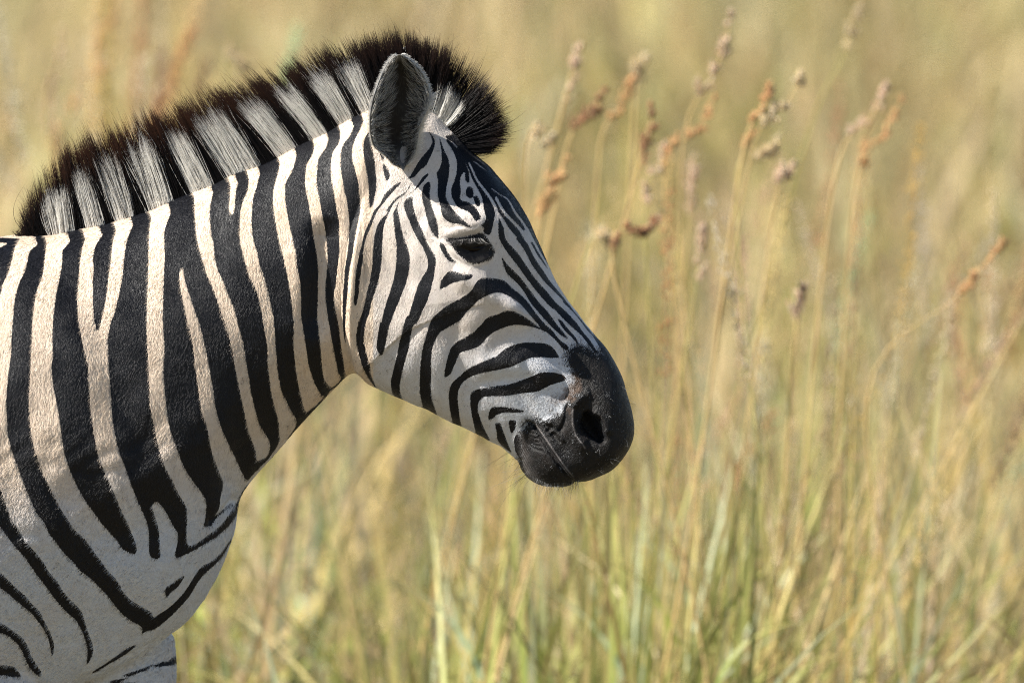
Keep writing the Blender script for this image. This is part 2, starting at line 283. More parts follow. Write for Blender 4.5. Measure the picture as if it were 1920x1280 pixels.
# ------------------------------------------------------------------ coat materials
def coat_material():
    k = Nt('short_striped_coat')
    st, mz, br, wm, dk = (k.attr(a).outputs['Fac'] for a in ('stripe', 'muzzle', 'brown', 'warm', 'bare'))
    co = k.n('ShaderNodeTexCoord').outputs['Object']
    flow = k.attr('flow').outputs['Vector']                         # hair lie: x along the hair, y across it, z depth
    mp = k.n('ShaderNodeMapping', {'Vector': flow, 'Scale': (240, 800, 600)})
    fine = k.n('ShaderNodeTexNoise', {'Vector': mp.outputs[0], 'Scale': 1.0, 'Detail': 3.0, 'Roughness': 0.65}).outputs[0]
    mp2 = k.n('ShaderNodeMapping', {'Vector': flow, 'Scale': (380, 1100, 800)})
    fib = k.n('ShaderNodeTexNoise', {'Vector': mp2.outputs[0], 'Scale': 1.0, 'Detail': 2.0}).outputs[0]
    mid = k.n('ShaderNodeTexNoise', {'Vector': co, 'Scale': 90.0, 'Detail': 4.0, 'Roughness': 0.6}).outputs[0]
    big = k.n('ShaderNodeTexNoise', {'Vector': co, 'Scale': 9.0, 'Detail': 4.0}).outputs[0]
    e = k.math('ADD', st, k.math('MULTIPLY', k.math('SUBTRACT', fib, 0.5), 1.1))
    black = k.ramp(e, [(0.44, (0, 0, 0)), (0.56, (1, 1, 1))])
    cream = k.mix(wm, (0.54, 0.565, 0.61), (0.66, 0.54, 0.42))  # the cool end also carries the lower chest's painted bluish shade
    cream = k.mix(k.math('MULTIPLY', k.math('SUBTRACT', mid, 0.42, clamp=True), 1.1), cream, (0.46, 0.37, 0.29))
    cream = k.mix(k.math('MULTIPLY', k.math('SUBTRACT', big, 0.5, clamp=True), 1.6), cream, (0.56, 0.46, 0.36))
    cream = k.mix(k.math('MULTIPLY', k.math('SUBTRACT', fine, 0.5, clamp=True), 1.3), cream, (0.30, 0.23, 0.17))
    dark = k.mix(k.math('MULTIPLY', k.math('SUBTRACT', fine, 0.52, clamp=True), 2.0), (0.004, 0.0042, 0.006), (0.018, 0.019, 0.026))
    col = k.mix(black, cream, dark)
    bt = k.math('ADD', br, k.math('MULTIPLY', k.math('SUBTRACT', mid, 0.5), 1.6), clamp=True)
    mt = k.n('ShaderNodeMapRange', {0: k.math('ADD', k.math('ADD', mz, k.math('MULTIPLY', k.math('SUBTRACT', fine, 0.5), 1.6)), k.math('MULTIPLY', k.math('SUBTRACT', mid, 0.5), 1.3)), 1: 0.3, 2: 0.7}).outputs[0]
    mcol = k.mix(k.math('MULTIPLY', k.math('SUBTRACT', mid, 0.45, clamp=True), 2.5), (0.004, 0.0037, 0.0037), (0.019, 0.015, 0.0135))
    col = k.mix(mt, col, mcol)
    col = k.mix(k.math('MULTIPLY', k.n('ShaderNodeMapRange', {0: bt, 1: 0.35, 2: 0.8}).outputs[0], 0.7), col, (0.085, 0.052, 0.034))
    dkn = k.n('ShaderNodeMapRange', {0: k.math('ADD', dk, k.math('MULTIPLY', k.math('SUBTRACT', fib, 0.5), 1.4)), 1: 0.35, 2: 0.65}).outputs[0]
    col = k.mix(dkn, col, (0.006, 0.005, 0.005))
    col = k.mix(k.attr('lip').outputs['Fac'], col, (0.30, 0.27, 0.26))  # pale grey includes light painted on the lip ridge and nostril rim
    k.l(col, k.b.inputs['Base Color'])
    k.l(k.math('MAXIMUM', k.n('ShaderNodeMapRange', {0: fine, 1: 0.3, 2: 0.7, 3: 0.27, 4: 0.58}).outputs[0], k.math('MULTIPLY', mt, 0.5)), k.b.inputs['Roughness'])
    k.b.inputs['Specular IOR Level'].default_value = 0.22
    k.b.inputs['Sheen Weight'].default_value = 0.03; k.b.inputs['Sheen Roughness'].default_value = 0.4
    k.b.inputs['Sheen Tint'].default_value = (0.75, 0.85, 1, 1)
    h = k.math('ADD', k.math('MULTIPLY', fine, 0.55), k.math('MULTIPLY', fib, 0.45))
    h = k.math('ADD', h, k.math('MULTIPLY', mid, 0.25))
    lea = k.n('ShaderNodeTexVoronoi', {'Vector': co, 'Scale': 330.0}); lea.feature = 'F1'
    lea2 = k.n('ShaderNodeTexNoise', {'Vector': k.n('ShaderNodeMapping', {'Vector': flow, 'Scale': (60, 170, 100)}).outputs[0], 'Scale': 1.0, 'Detail': 5.0, 'Roughness': 0.7}).outputs[0]
    h = k.math('ADD', h, k.math('MULTIPLY', mt, k.math('ADD', k.math('MULTIPLY', lea.outputs['Distance'], 0.3), k.math('MULTIPLY', lea2, 2.6))))
    bp = k.n('ShaderNodeBump', {'Height': h, 'Strength': 0.8, 'Distance': 0.0014})
    k.l(bp.outputs[0], k.b.inputs['Normal'])
    return k.m
def hair_material(name, rough=0.35, gloss=0.5, trans=0.25):
    k = Nt(name); c = k.attr('tone').outputs['Color']
    k.l(c, k.b.inputs['Base Color']); k.b.inputs['Roughness'].default_value = rough
    k.b.inputs['Specular IOR Level'].default_value = gloss
    if trans:
        t = k.n('ShaderNodeBsdfTranslucent', {'Color': c}); mx = k.n('ShaderNodeMixShader', {0: trans, 1: k.b.outputs[0], 2: t.outputs[0]})
        k.l(mx.outputs[0], k.out.inputs[0])
    return k.m
COAT = coat_material(); MANE_M = hair_material('coarse_mane_hair', 0.32, 0.55, 0.3); FUR_M = hair_material('short_coat_hair', 0.4, 0.5, 0.12)

# ------------------------------------------------------------------ the zebra: stations along the spine (top x,y; bottom x,y; half width; fullness; skew; step)
ST = np.array([
 (-1505, 600, -1505, 640, 12, 2.0, 1.0), (-1495, 540, -1500, 760, 105, 2.0, 1.0), (-1440, 470, -1450, 980, 220, 2.1, 1.0), (-1300, 432, -1320, 1180, 300, 2.2, 1.05),
 (-1100, 430, -1120, 1290, 345, 2.2, 1.1), (-850, 458, -850, 1350, 375, 2.2, 1.1), (-550, 466, -550, 1385, 370, 2.2, 1.1),
 (-300, 458, -300, 1385, 325, 2.15, 1.15), (-120, 448, -60, 1350, 275, 2.1, 1.05), (0, 445, 130, 1290, 245, 2.1, 0.95),
 (95, 441, 250, 1235, 222, 2.1, 0.92), (180, 424, 345, 1165, 202, 2.1, 0.92), (260, 399, 402, 1082, 186, 2.1, 0.94),
 (330, 370, 434, 1010, 172, 2.1, 0.97), (400, 342, 447, 945, 160, 2.1, 1.05), (447, 320, 468, 905, 152, 2.1, 1.0),
 (497, 300, 520, 846, 144, 2.1, 1.0), (547, 275, 560, 799, 136, 2.1, 1.0), (597, 250, 600, 756, 128, 2.1, 1.0),
 (643, 226, 628, 727, 122, 2.15, 0.95), (687, 203, 648, 707, 118, 2.3, 1.0), (732, 190, 662, 700, 115, 2.5, 1.1),
 (775, 186, 676, 704, 114, 2.7, 1.15), (812, 206, 695, 717, 116, 2.75, 1.12), (848, 244, 725, 731, 120, 2.7, 1.05),
 (885, 284, 760, 746, 128, 2.55, 0.95), (925, 322, 795, 763, 132, 2.45, 0.9), (960, 364, 828, 780, 130, 2.3, 0.85),
 (989, 412, 860, 796, 122, 2.2, 0.92), (1013, 462, 890, 811, 112, 2.15, 0.98), (1034, 512, 918, 825, 102, 2.15, 1.02),
 (1060, 556, 945, 840, 94, 2.15, 1.05), (1090, 597, 968, 856, 88, 2.2, 1.05), (1120, 634, 975, 868, 85, 2.3, 1.0),
 (1144, 668, 980, 879, 86, 2.35, 1.0), (1162, 706, 990, 890, 87, 2.4, 1.0), (1175, 748, 1004, 900, 86, 2.4, 1.0),
 (1184, 788, 1022, 906, 83, 2.4, 1.0), (1183, 822, 1044, 908, 76, 2.4, 1.0), (1172, 850, 1066, 906, 64, 2.3, 1.0),
 (1154, 873, 1082, 902, 46, 2.2, 1.0), (1134, 888, 1094, 901, 26, 2.0, 1.0), (1118, 895, 1106, 899, 8, 2.0, 1.0)], float)
dense = crs(ST, 40)
mids = (dense[:, 0:2] + dense[:, 2:4]) / 2
seg = np.linalg.norm(np.diff(dense[:, 0:4].reshape(-1, 2, 2).max(1) * 0 + mids, axis=0), axis=1)
seg = 0.5 * seg + 0.5 * np.maximum(np.linalg.norm(np.diff(dense[:, 0:2], axis=0), axis=1), np.linalg.norm(np.diff(dense[:, 2:4], axis=0), axis=1))
stepw = np.where(mids[:-1, 0] < -60, 12.0, np.where(mids[:-1, 0] < 560, 3.0, 1.9))
tt = np.concatenate([[0], np.cumsum(seg / stepw)])
NR = int(tt[-1]); ti = np.linspace(0, tt[-1], NR)
rings = np.column_stack([np.interp(ti, tt, dense[:, j]) for j in range(7)])
NH = 270                                                  # points down one side
th = np.linspace(0, np.pi, NH + 1)
sv = (1 - np.cos(th)) / 2
sv = 0.45 * sv + 0.55 * np.linspace(0, 1, NH + 1)         # more even spacing down the side
def side_surface():
    T, B, W, n, kk = rings[:, None, 0:2], rings[:, None, 2:4], rings[:, 4:5], rings[:, 5:6], rings[:, 6:7]
    s = sv[None, :]
    s2 = np.clip(s, 0, 1) ** kk
    f = np.clip(1 - np.abs(2 * s2 - 1) ** n, 0, 1) ** (1 / n)
    px = T + (B - T) * s[..., None]
    return px, W * f
px, hw = side_surface()
# the brisket and the underside of the neck draw in below the shoulder
_line = np.interp(px[..., 0], [-400, 0, 130, 200, 300, 400, 460, 520, 600], [1110, 1045, 955, 912, 862, 800, 720, 650, 600])
_bel = np.clip(px[..., 1] - _line, 0, 320) * sstep(-700, -200, px[..., 0]) * sstep(640, 560, px[..., 0]); hw = hw * (1 - 0.0009 * _bel - 0.0000009 * _bel ** 2)
P = ray_to(px[..., 0], px[..., 1]); P[..., 1] = -hw * SCALE                 # near side (y < 0); the far side mirrors it
# --- relief, worked where each spot lies in side view
def gauss(u, v, cu_, cv_, rx, ry=None, ang=0.0):
    ry = ry or rx; c, s = math.cos(R(ang)), math.sin(R(ang)); du, dv = u - cu_, v - cv_
    a = (du * c + dv * s) / rx; b = (-du * s + dv * c) / ry
    return np.exp(-0.5 * (a * a + b * b))
def seg_dist(u, v, pts):
    """distance to a polyline, its along-parameter (0..1) and the side (+ right of travel)"""
    p = np.asarray(pts, float); L = np.concatenate([[0], np.cumsum(np.linalg.norm(np.diff(p, axis=0), axis=1))])
    best = np.full(u.shape, 1e9); par = np.zeros(u.shape); side = np.zeros(u.shape)
    for i in range(len(p) - 1):
        d = p[i + 1] - p[i]; ln = np.linalg.norm(d); d = d / ln
        x, y = u - p[i, 0], v - p[i, 1]; t = np.clip(x * d[0] + y * d[1], 0, ln)
        dd = np.hypot(x - t * d[0], y - t * d[1]); m = dd < best
        best = np.where(m, dd, best); par = np.where(m, (L[i] + t) / L[-1], par); side = np.where(m, x * -d[1] + y * d[0], side)
    return best, par, np.sign(side)
def ridge(u, v, text, w, taper=True):
    d, t, _ = seg_dist(u, v, crs(cv(text), 5)); g = np.exp(-0.5 * (d / w) ** 2)
    return g * (np.clip(np.sin(np.pi * np.clip(t, 0.02, 0.98)) * 2.0, 0, 1) if taper else 1)
LIP = 'Q 300,560 345,580 388,630 458,730 568,890 688,1060 768,1160 800,1185'
def relief(u, v):
    h = np.zeros(u.shape)
    # rear edge of the jaw, stepping down to the throat
    d, t, sd = seg_dist(u, v, crs(cv('U 700,330 672,400 655,470 648,540 645,600 650,650 668,690 690,712'), 5))
    sgn = -sd * d
    h += (19 * sstep(-7, 10, sgn) - 7) * np.exp(-np.abs(sgn) / np.where(sgn > 0, 120.0, 50.0)) * sstep(0.0, 0.35, t) * sstep(1.0, .93, t) * (np.abs(sgn) < 260)
    h += 10 * gauss(u, v, 755, 560, 75, 120, 12)                            # cheek muscle
    h -= 7 * gauss(u, v, 690, 380, 18, 60, 20)
    h -= 7 * ridge(u, v, 'U 835,560 850,640 880,720 900,775', 20)
    h += 13 * ridge(u, v, 'U 842,508 880,528 930,560 975,590 1005,612', 15); h += 6 * gauss(u, v, 957, 572, 15, 11, 30)    # facial crest
    h -= 8 * gauss(u, v, 985, 545, 40, 16, 50); h -= 6 * gauss(u, v, 915, 640, 45, 30, 20)
    h += 6 * ridge(u, v, 'U 965,660 1005,690 1035,720', 16); h += 5 * gauss(u, v, 1000, 700, 30, 16, -10)
    h += 5 * ridge(u, v, 'U 890,690 940,680 985,672', 13); h -= 4 * ridge(u, v, 'U 890,722 950,712 1010,705', 8)
    h += 12 * gauss(u, v, 880, 425, 55, 40)                                 # orbit
    h += 7 * ridge(u, v, 'U 812,350 835,392 865,412 905,412 928,396', 13); h -= 1.6 * ridge(u, v, 'E 330,175 450,150 580,160 690,120', 2.2); h -= 1.4 * ridge(u, v, 'E 300,330 380,430 500,520 640,560', 2.5)     # brow
    h -= 9 * gauss(u, v, 845, 335, 24, 30, -40)                             # hollow above the eye
    h += 4.5 * ridge(u, v, 'E 300,215 450,190 600,165 735,110', 6.5)           # upper lid fold
    h -= 5 * gauss(u, v, *cv('E 575,345')[0], 38, 17, 18); h += 5 * gauss(u, v, *cv('E 560,330')[0], 24, 9, 8); h -= 4 * ridge(u, v, 'E 450,340 520,385 600,395 690,360 750,310', 2.6)                  # eye opening
    h += 5 * ridge(u, v, 'E 340,330 430,440 540,510 660,515 790,455 840,400', 5)
    h -= 5 * ridge(u, v, 'E 300,270 420,272 560,245 700,212', 3.0)
    # nostril, lips, chin
    h += 9 * ridge(u, v, 'Q 900,280 800,370 765,480 770,600 800,720 880,820 960,850', 9)
    h += 6 * ridge(u, v, 'Q 950,430 1040,540 1100,660 1120,740', 8)
    h += 5 * ridge(u, v, 'Q 960,260 860,290 790,340 740,420', 8); h -= 5 * ridge(u, v, 'Q 870,265 780,320 700,420 690,530 640,640 560,720', 3.2)
    dn, tn, _ = seg_dist(u, v, crs(cv('Q 925,515 955,600 1010,690 1062,752'), 5))
    h -= 36 * (1 - sstep(5 + 8 * np.sin(np.pi * tn ** .6), 12 + 11 * np.sin(np.pi * tn ** .6), dn))
    h -= 10 * gauss(u, v, *cv('Q 905,560')[0], 18, 32, -20)
    h += 7 * gauss(u, v, *cv('Q 1180,420')[0], 40, 60)
    h -= 6.5 * ridge(u, v, 'Q 286,580 336,610 372,655 440,755 550,915 670,1085 750,1185 790,1215', 2.4, False); h += 1.2 * ridge(u, v, LIP, 2.6, False)
    h += 3.5 * ridge(u, v, 'Q 400,610 480,730 590,890 700,1060 780,1160', 5.5); h += 5 * ridge(u, v, 'Q 330,640 420,770 520,930 640,1090', 11)
    h -= 6 * gauss(u, v, *cv('Q 300,600')[0], 9, 7)
    for i in range(12):
        a = i / 11.0; x0, y0 = 405 + 130 * a, 600 + 190 * a
        h += 1.7 * ridge(u, v, 'Q %d,%d %d,%d %d,%d' % (x0 + 10, y0 - 5, x0 + 60 + 20 * math.sin(i * 2.2), y0 - 50 + 12 * math.sin(i * 1.3), x0 + 150, y0 - 62 + 50 * a), 2.6)
    for i in range(9):                                                      # wrinkles round the mouth corner
        a = i / 8.0
        h -= 1.9 * ridge(u, v, 'Q %d,%d %d,%d %d,%d' % (400 + 70 * a * 2, 545 + 200 * a * .9, 470 + 60 * a * 2, 590 + 170 * a, 560 + 45 * a * 2, 600 + 190 * a), 2.1)
    for i in range(6):
        h -= 2.1 * ridge(u, v, 'Q %d,%d %d,%d %d,%d' % (225 + i * 5, 600 + i * 34, 300 + i * 12, 650 + i * 40, 385 + i * 20, 655 + i * 44), 2.1)
    h += 8 * gauss(u, v, *cv('Q 430,1080')[0], 38, 26, 20); h -= 4 * ridge(u, v, 'Q 200,940 240,1040 300,1120', 4)
    # neck, chest, shoulder
    h -= 9 * ridge(u, v, 'U 640,640 590,700 520,780 450,880 400,960', 24); h += 8 * ridge(u, v, 'U 660,400 640,520 610,620 560,700', 26)
    h -= 15 * ridge(u, v, 'U 612,400 606,480 600,560 585,640', 19); h += 6 * ridge(u, v, 'U 560,440 560,540 540,640', 18)
    h += 12 * gauss(u, v, 300, 1080, 62, 60); h -= 8 * ridge(u, v, 'U 330,960 250,1010 180,980 110,880', 28)
    h += 9 * gauss(u, v, 120, 700, 90, 190, -10); h -= 6 * ridge(u, v, 'U 130,470 190,620 240,780 290,900', 26)
    h += 6 * gauss(u, v, 430, 560, 70, 130, -25)
    h -= 10 * ridge(u, v, 'C 1075,120 1000,200 900,300 800,370', 5); 
    for a, b in ((160, 880), (60, 1000), (30, 1160), (120, 1200)):
        h -= 1.5 * ridge(u, v, 'U %d,%d %d,%d %d,%d' % (a - 60, b - 12, a, b + 6, a + 70, b - 4), 6)
    h += 2.2 * np.sin(u / 37.0 + 2 * np.sin(v / 61.0)) * np.sin(v / 83.0 + 1.7 * np.sin(u / 47.0)) * (u < 640)
    h += 1.1 * np.sin(u / 13.0 + 2.5 * np.sin(v / 27.0) + v / 31.0) * np.sin(v / 19.0 + 1.3 * np.sin(u / 23.0)) * sstep(560, 900, v) * (u < 560)
    h += 1.6 * np.sin(u / 19.0 + 2 * np.sin(v / 33.0)) * np.sin(v / 27.0 + 1.7 * np.sin(u / 21.0)) * (u > 680)
    # long folds under the breast
    for o in (0, 16, 31, 45):
        h -= (2.4 if o else 5) * ridge(u, v, 'U %d,%d %d,%d %d,%d %d,%d' % (330 + o * .2, 1180 + o, 270, 1212 + o, 190, 1252 + o * .8, 125, 1290 + o * .4), 3.4)
    h += 5 * np.sin(u / 21.0 + 3 * np.sin(v / 90.0)) * np.exp(-((v - 1150) / 240.0) ** 2) * (u < -80) * 0.6
    return h
def normals(Q):
    du = np.gradient(Q, axis=0); dv = np.gradient(Q, axis=1); n = np.cross(du, dv); n /= np.linalg.norm(n, axis=-1, keepdims=True) + 1e-12
    return n
nrm = normals(P)
if nrm[NR // 2, NH // 2, 1] > 0: nrm = -nrm
u_, v_ = to_px(P)
fade = sstep(0, 16, hw)                                  # nothing moves on the midline
P = P + nrm * (relief(u_, v_) * fade * SCALE)[..., None]
P[:, 0, 1] = 0; P[:, -1, 1] = 0
P[..., 1] = np.minimum(P[..., 1], 0)
full = np.concatenate([P, (P * (1, -1, 1))[:, -2:0:-1]], axis=1)            # closed rings
K = full.shape[1]
idx = np.arange(NR * K).reshape(NR, K)
quads = np.stack([idx[:-1], np.roll(idx, -1, 1)[:-1], np.roll(idx, -1, 1)[1:], idx[1:]], -1).reshape(-1, 4)[:, ::-1]
caps0 = full[0].mean(0); caps1 = full[-1].mean(0)
verts = np.vstack([full.reshape(-1, 3), caps0, caps1]); a, b = len(verts) - 2, len(verts) - 1
tri = [(idx[0, i], idx[0, (i + 1) % K], a) for i in range(K)] + [(idx[-1, (i + 1) % K], idx[-1, i], b) for i in range(K)]
def build_mesh(name, v, q, t):
    me = bpy.data.meshes.new(name); nq, nt = len(q), len(t)
    me.vertices.add(len(v)); me.vertices.foreach_set('co', np.ascontiguousarray(v, np.float32).ravel())
    li = np.concatenate([np.asarray(q).ravel(), np.asarray(t).ravel()]).astype(np.int32)
    me.loops.add(len(li)); me.loops.foreach_set('vertex_index', li)
    ls = np.concatenate([np.arange(nq) * 4, nq * 4 + np.arange(nt) * 3]).astype(np.int32)
    me.polygons.add(nq + nt); me.polygons.foreach_set('loop_start', ls); me.update(calc_edges=True); me.validate()
    return me
zebra = link(bpy.data.objects.new('zebra', None)); zebra.location = (0, 0, 0)
tag(zebra, 'black and cream striped zebra in profile with upright mane and lowered eyelid in tall grass', 'zebra')
body = link(bpy.data.objects.new('body', build_mesh('body', verts, quads, tri)), zebra)
# legs: closed tubes fused into the trunk
def tube(path, m=10, seg=28):
    """path rows: u, v, y(px), radius fore-aft, radius across"""
    p = crs(np.asarray(path, float), m); c = ray_to(p[:, 0], p[:, 1]); c[:, 1] = p[:, 2] * SCALE
    d = np.gradient(c, axis=0); d /= np.linalg.norm(d, axis=1)[:, None]
    side = np.array([0, 1.0, 0]); fw = np.cross(side, d); fw /= np.linalg.norm(fw, axis=1)[:, None]
    ang = np.linspace(0, 2 * np.pi, seg, endpoint=False)
    ringp = c[:, None] + SCALE * (fw[:, None] * (p[:, 3, None] * np.cos(ang))[..., None] + side * (p[:, 4, None] * np.sin(ang))[..., None])
    n = len(p); ix = np.arange(n * seg).reshape(n, seg)
    q = np.stack([ix[:-1], np.roll(ix, -1, 1)[:-1], np.roll(ix, -1, 1)[1:], ix[1:]], -1).reshape(-1, 4)
    vv = np.vstack([ringp.reshape(-1, 3), c[0], c[-1]]); A, B = n * seg, n * seg + 1
    t = [(ix[0, (i + 1) % seg], ix[0, i], A) for i in range(seg)] + [(ix[-1, i], ix[-1, (i + 1) % seg], B) for i in range(seg)]
    return vv, q, t
LEGS = [
 [(-40, 1100, -60, 100, 40), (-38, 1250, -70, 108, 60), (-28, 1350, -90, 104, 74), (-10, 1480, -112, 80, 62), (5, 1640, -105, 62, 50), (15, 1750, -103, 58, 48), (18, 1810, -103, 54, 46), (15, 1890, -103, 38, 36), (12, 2020, -103, 34, 32), (10, 2130, -103, 36, 34), (18, 2190, -103, 44, 40), (40, 2240, -103, 36, 36), (58, 2285, -103, 46, 42)],
 [(190, 1090, 60, 90, 60), (205, 1170, 72, 108, 74), (215, 1240, 82, 112, 76), (218, 1310, 88, 108, 74), (232, 1450, 92, 84, 62), (262, 1640, 95, 62, 50), (280, 1750, 95, 58, 48), (284, 1810, 95, 54, 46), (280, 1890, 95, 38, 36), (272, 2020, 95, 34, 32), (266, 2130, 95, 36, 34), (274, 2190, 95, 44, 40), (296, 2240, 95, 36, 36), (314, 2285, 95, 46, 42)],
 [(-1240, 800, -130, 170, 90), (-1230, 1000, -160, 190, 120), (-1200, 1200, -165, 160, 105), (-1200, 1370, -150, 115, 80), (-1270, 1530, -130, 80, 58), (-1340, 1680, -118, 62, 44), (-1370, 1760, -115, 58, 42), (-1350, 1850, -112, 46, 38), (-1330, 2000, -110, 38, 34), (-1320, 2130, -110, 40, 36), (-1312, 2190, -110, 48, 42), (-1292, 2240, -110, 38, 36), (-1275, 2285, -110, 48, 42)],
 [(-1180, 800, 130, 170, 90), (-1150, 1000, 160, 190, 120), (-1100, 1200, 165, 160, 105), (-1070, 1370, 150, 115, 80), (-1110, 1530, 130, 80, 58), (-1160, 1680, 118, 62, 44), (-1180, 1760, 115, 58, 42), (-1155, 1850, 112, 46, 38), (-1125, 2000, 110, 38, 34), (-1110, 2130, 110, 40, 36), (-1102, 2190, 110, 48, 42), (-1082, 2240, 110, 38, 36), (-1065, 2285, 110, 48, 42)]]
legs = []
for path in LEGS:
    v4, q4, t4 = tube(path); lm = build_mesh('limb', v4, q4, t4); lo = link(bpy.data.objects.new('limb', lm)); legs.append(lo)
def signed_volume(me):
    me.calc_loop_triangles(); n = len(me.loop_triangles); t = np.empty(n * 3, np.int32); me.loop_triangles.foreach_get('vertices', t)
    c = np.empty(len(me.vertices) * 3, np.float32); me.vertices.foreach_get('co', c); c = c.reshape(-1, 3)[t.reshape(-1, 3)]
    return float(np.einsum('ij,ij->i', c[:, 0], np.cross(c[:, 1], c[:, 2])).sum())
for o in [body] + legs:
    if signed_volume(o.data) < 0: o.data.flip_normals()
for lo in legs:
    md = body.modifiers.new('join', 'BOOLEAN'); md.operation = 'UNION'; md.object = lo; md.solver = 'MANIFOLD'
dg = bpy.context.evaluated_depsgraph_get()
joined = bpy.data.meshes.new_from_object(body.evaluated_get(dg), depsgraph=dg)
body.modifiers.clear(); old = body.data; body.data = joined; joined.name = 'body'
print('BODY verts', len(old.vertices), '->', len(joined.vertices))
for o in legs: me_ = o.data; bpy.data.objects.remove(o, do_unlink=True); bpy.data.meshes.remove(me_)
bpy.data.meshes.remove(old)
joined.materials.clear(); joined.materials.append(COAT)
joined.polygons.foreach_set('use_smooth', np.ones(len(joined.polygons), bool))
nv = len(joined.vertices); co = np.empty(nv * 3, np.float32); joined.vertices.foreach_get('co', co); co = co.reshape(-1, 3).astype(float)
nr_ = np.empty(nv * 3, np.float32); joined.vertices.foreach_get('normal', nr_); nr_ = nr_.reshape(-1, 3).astype(float)
# soften the seam where the limbs enter the trunk
ne = len(joined.edges); ed = np.empty(ne * 2, np.int32); joined.edges.foreach_get('vertices', ed); ed = ed.reshape(-1, 2)
dotn = (nr_[ed[:, 0]] * nr_[ed[:, 1]]).sum(1)
uu, vv = to_px(co)
sel = np.zeros(nv, bool); bad = (dotn < 0.9); sel[ed[bad].ravel()] = True; sel &= (vv > 1150) & (vv < 1500)
for _ in range(6): s2 = sel.copy(); s2[ed[:, 0]] |= sel[ed[:, 1]]; s2[ed[:, 1]] |= sel[ed[:, 0]]; sel = s2
deg = np.bincount(ed.ravel(), minlength=nv)[:, None] + 1e-9
for _ in range(14):
    acc = np.zeros_like(co)
    for j in range(3): acc[:, j] = np.bincount(ed[:, 0], co[ed[:, 1], j], nv) + np.bincount(ed[:, 1], co[ed[:, 0], j], nv)
    co[sel] = 0.4 * co[sel] + 0.6 * (acc / deg)[sel]
joined.vertices.foreach_set('co', co.astype(np.float32).ravel()); joined.update()

# --- coat attributes
MANE = np.array([  # base x,y -> tip x,y (photograph pixels), share of the hair that is pale on a pale band
 (38, 446, 30, 434, .6), (55, 445, 40, 404, .6), (78, 444, 52, 352, .6), (114, 441, 90, 298, .64), (145, 437, 118, 276, .68), (180, 430, 132, 262, .70), (237, 412, 175, 244, .74),
 (305, 388, 247, 220, .74), (345, 369, 280, 208, .75), (382, 354, 306, 203, .76), (460, 325, 368, 176, .76), (541, 283, 438, 155, .77),
 (602, 252, 504, 130, .77), (652, 229, 572, 106, .76), (692, 207, 632, 84, .74), (735, 192, 700, 66, .7), (775, 189, 772, 62, .7),
 (803, 206, 830, 90, .55), (827, 232, 884, 128, .5), (845, 252, 925, 178, .5), (858, 268, 958, 238, .5), (868, 279, 948, 274, .5), (878, 288, 920, 292, .5)], float)
def side_uv(p):
    q = p.copy(); q[..., 1] = -np.abs(q[..., 1]); return to_px(q)
mane_line = crs(MANE[:, :2], 6)
def coat_uv(u, v):
    """stripes carry straight on up to the crest under the mane"""
    ml = np.interp(u, mane_line[:, 0], mane_line[:, 1]) + 14
    lift = (v < ml) & (u > 60) & (u < 800)
    return np.where(lift, u + 0.25 * (ml - v), u), np.where(lift, ml, v)
def coat_attrs(p):
    u, v = side_uv(p); u2, v2 = coat_uv(u, v)
    st = stripe_at(u2, v2)
    front = sstep(640, 900, u)
    warm = np.clip(0.95 - 0.55 * front, 0, 1) * (1 - 1.0 * sstep(800, 1060, v + 0.25 * (u - 200)) * (u < 560))  # lower chest loses all warmth: its bluish shade is painted into the coat
    warm = np.where(u > 700, np.clip(0.55 - 0.35 * sstep(600, 720, v) - .2 * sstep(860, 1000, u), 0.05, 1), warm)
    warm = np.clip(warm + 0.2 * gauss(u, v, 600, 300, 80, 200), 0, 1)
    inb = (u < 1275) & (u > -20) & (v < 1300)
    mz = np.where(inb, sample(MUZ, u, v), 0); br = np.where(inb, sample(BRN, u, v), 0); ey = np.where(inb, sample(EYEP, u, v), 0)
    nd, nt_, _ = seg_dist(u, v, crs(cv('Q 925,515 955,600 1010,690 1062,752'), 5))
    bare = np.clip(ey * 1.0 + (1 - sstep(8, 20, nd)) * 0.9, 0, 1)
    lp_, lt_, _ = seg_dist(u, v, crs(cv(LIP), 5)); lip = 0.42 * np.exp(-(lp_ / 1.3) ** 2) * sstep(1.0, .85, lt_) * sstep(0.0, .2, lt_)  # lit ridge of the upper lip, painted as a pale line
    rp_, rt_, _ = seg_dist(u, v, crs(cv('Q 762,440 757,560 775,660 810,740 860,800 890,850'), 5)); lip = np.maximum(lip, 0.35 * np.exp(-(rp_ / 1.5) ** 2))  # light along the nostril's left rim, also painted pale
    cp_, ct_, _ = seg_dist(u, v, crs(cv('Q 205,740 230,900 260,1060 330,1160 420,1215'), 5)); lip = np.maximum(lip, 0.28 * np.exp(-(cp_ / 9) ** 2) * (0.5 + 0.5 * np.sin(u * 1.9 + v * .8)))
    hoofs = sstep(2330, 2345, v)
    return st * (1 - hoofs), mz, br, warm, bare, np.where(u < 1275, lip, 0)
st, mz, br, warm, bare, lip_ = coat_attrs(co)
for nm, val in (('stripe', st), ('muzzle', mz), ('brown', br), ('warm', warm), ('bare', bare), ('lip', lip_)): put_attr(joined, nm, val)
# direction the hair lies, in side view: down and back on the neck, from the nose up and back on the face
def lie(u, v):
    a_neck = np.full(u.shape, R(118.0))                                  # degrees from +x turning down
    a_neck = a_neck + R(-25) * sstep(300, 650, u) + R(14) * sstep(900, 1150, v)
    a_face = np.full(u.shape, R(112.0)) + R(35) * sstep(850, 1050, u)
    w = sstep(600, 720, u); return a_neck * (1 - w) + a_face * w
uu, vv = side_uv(co)
ang = lie(uu, vv); ca, sa = np.cos(ang), -np.sin(ang)
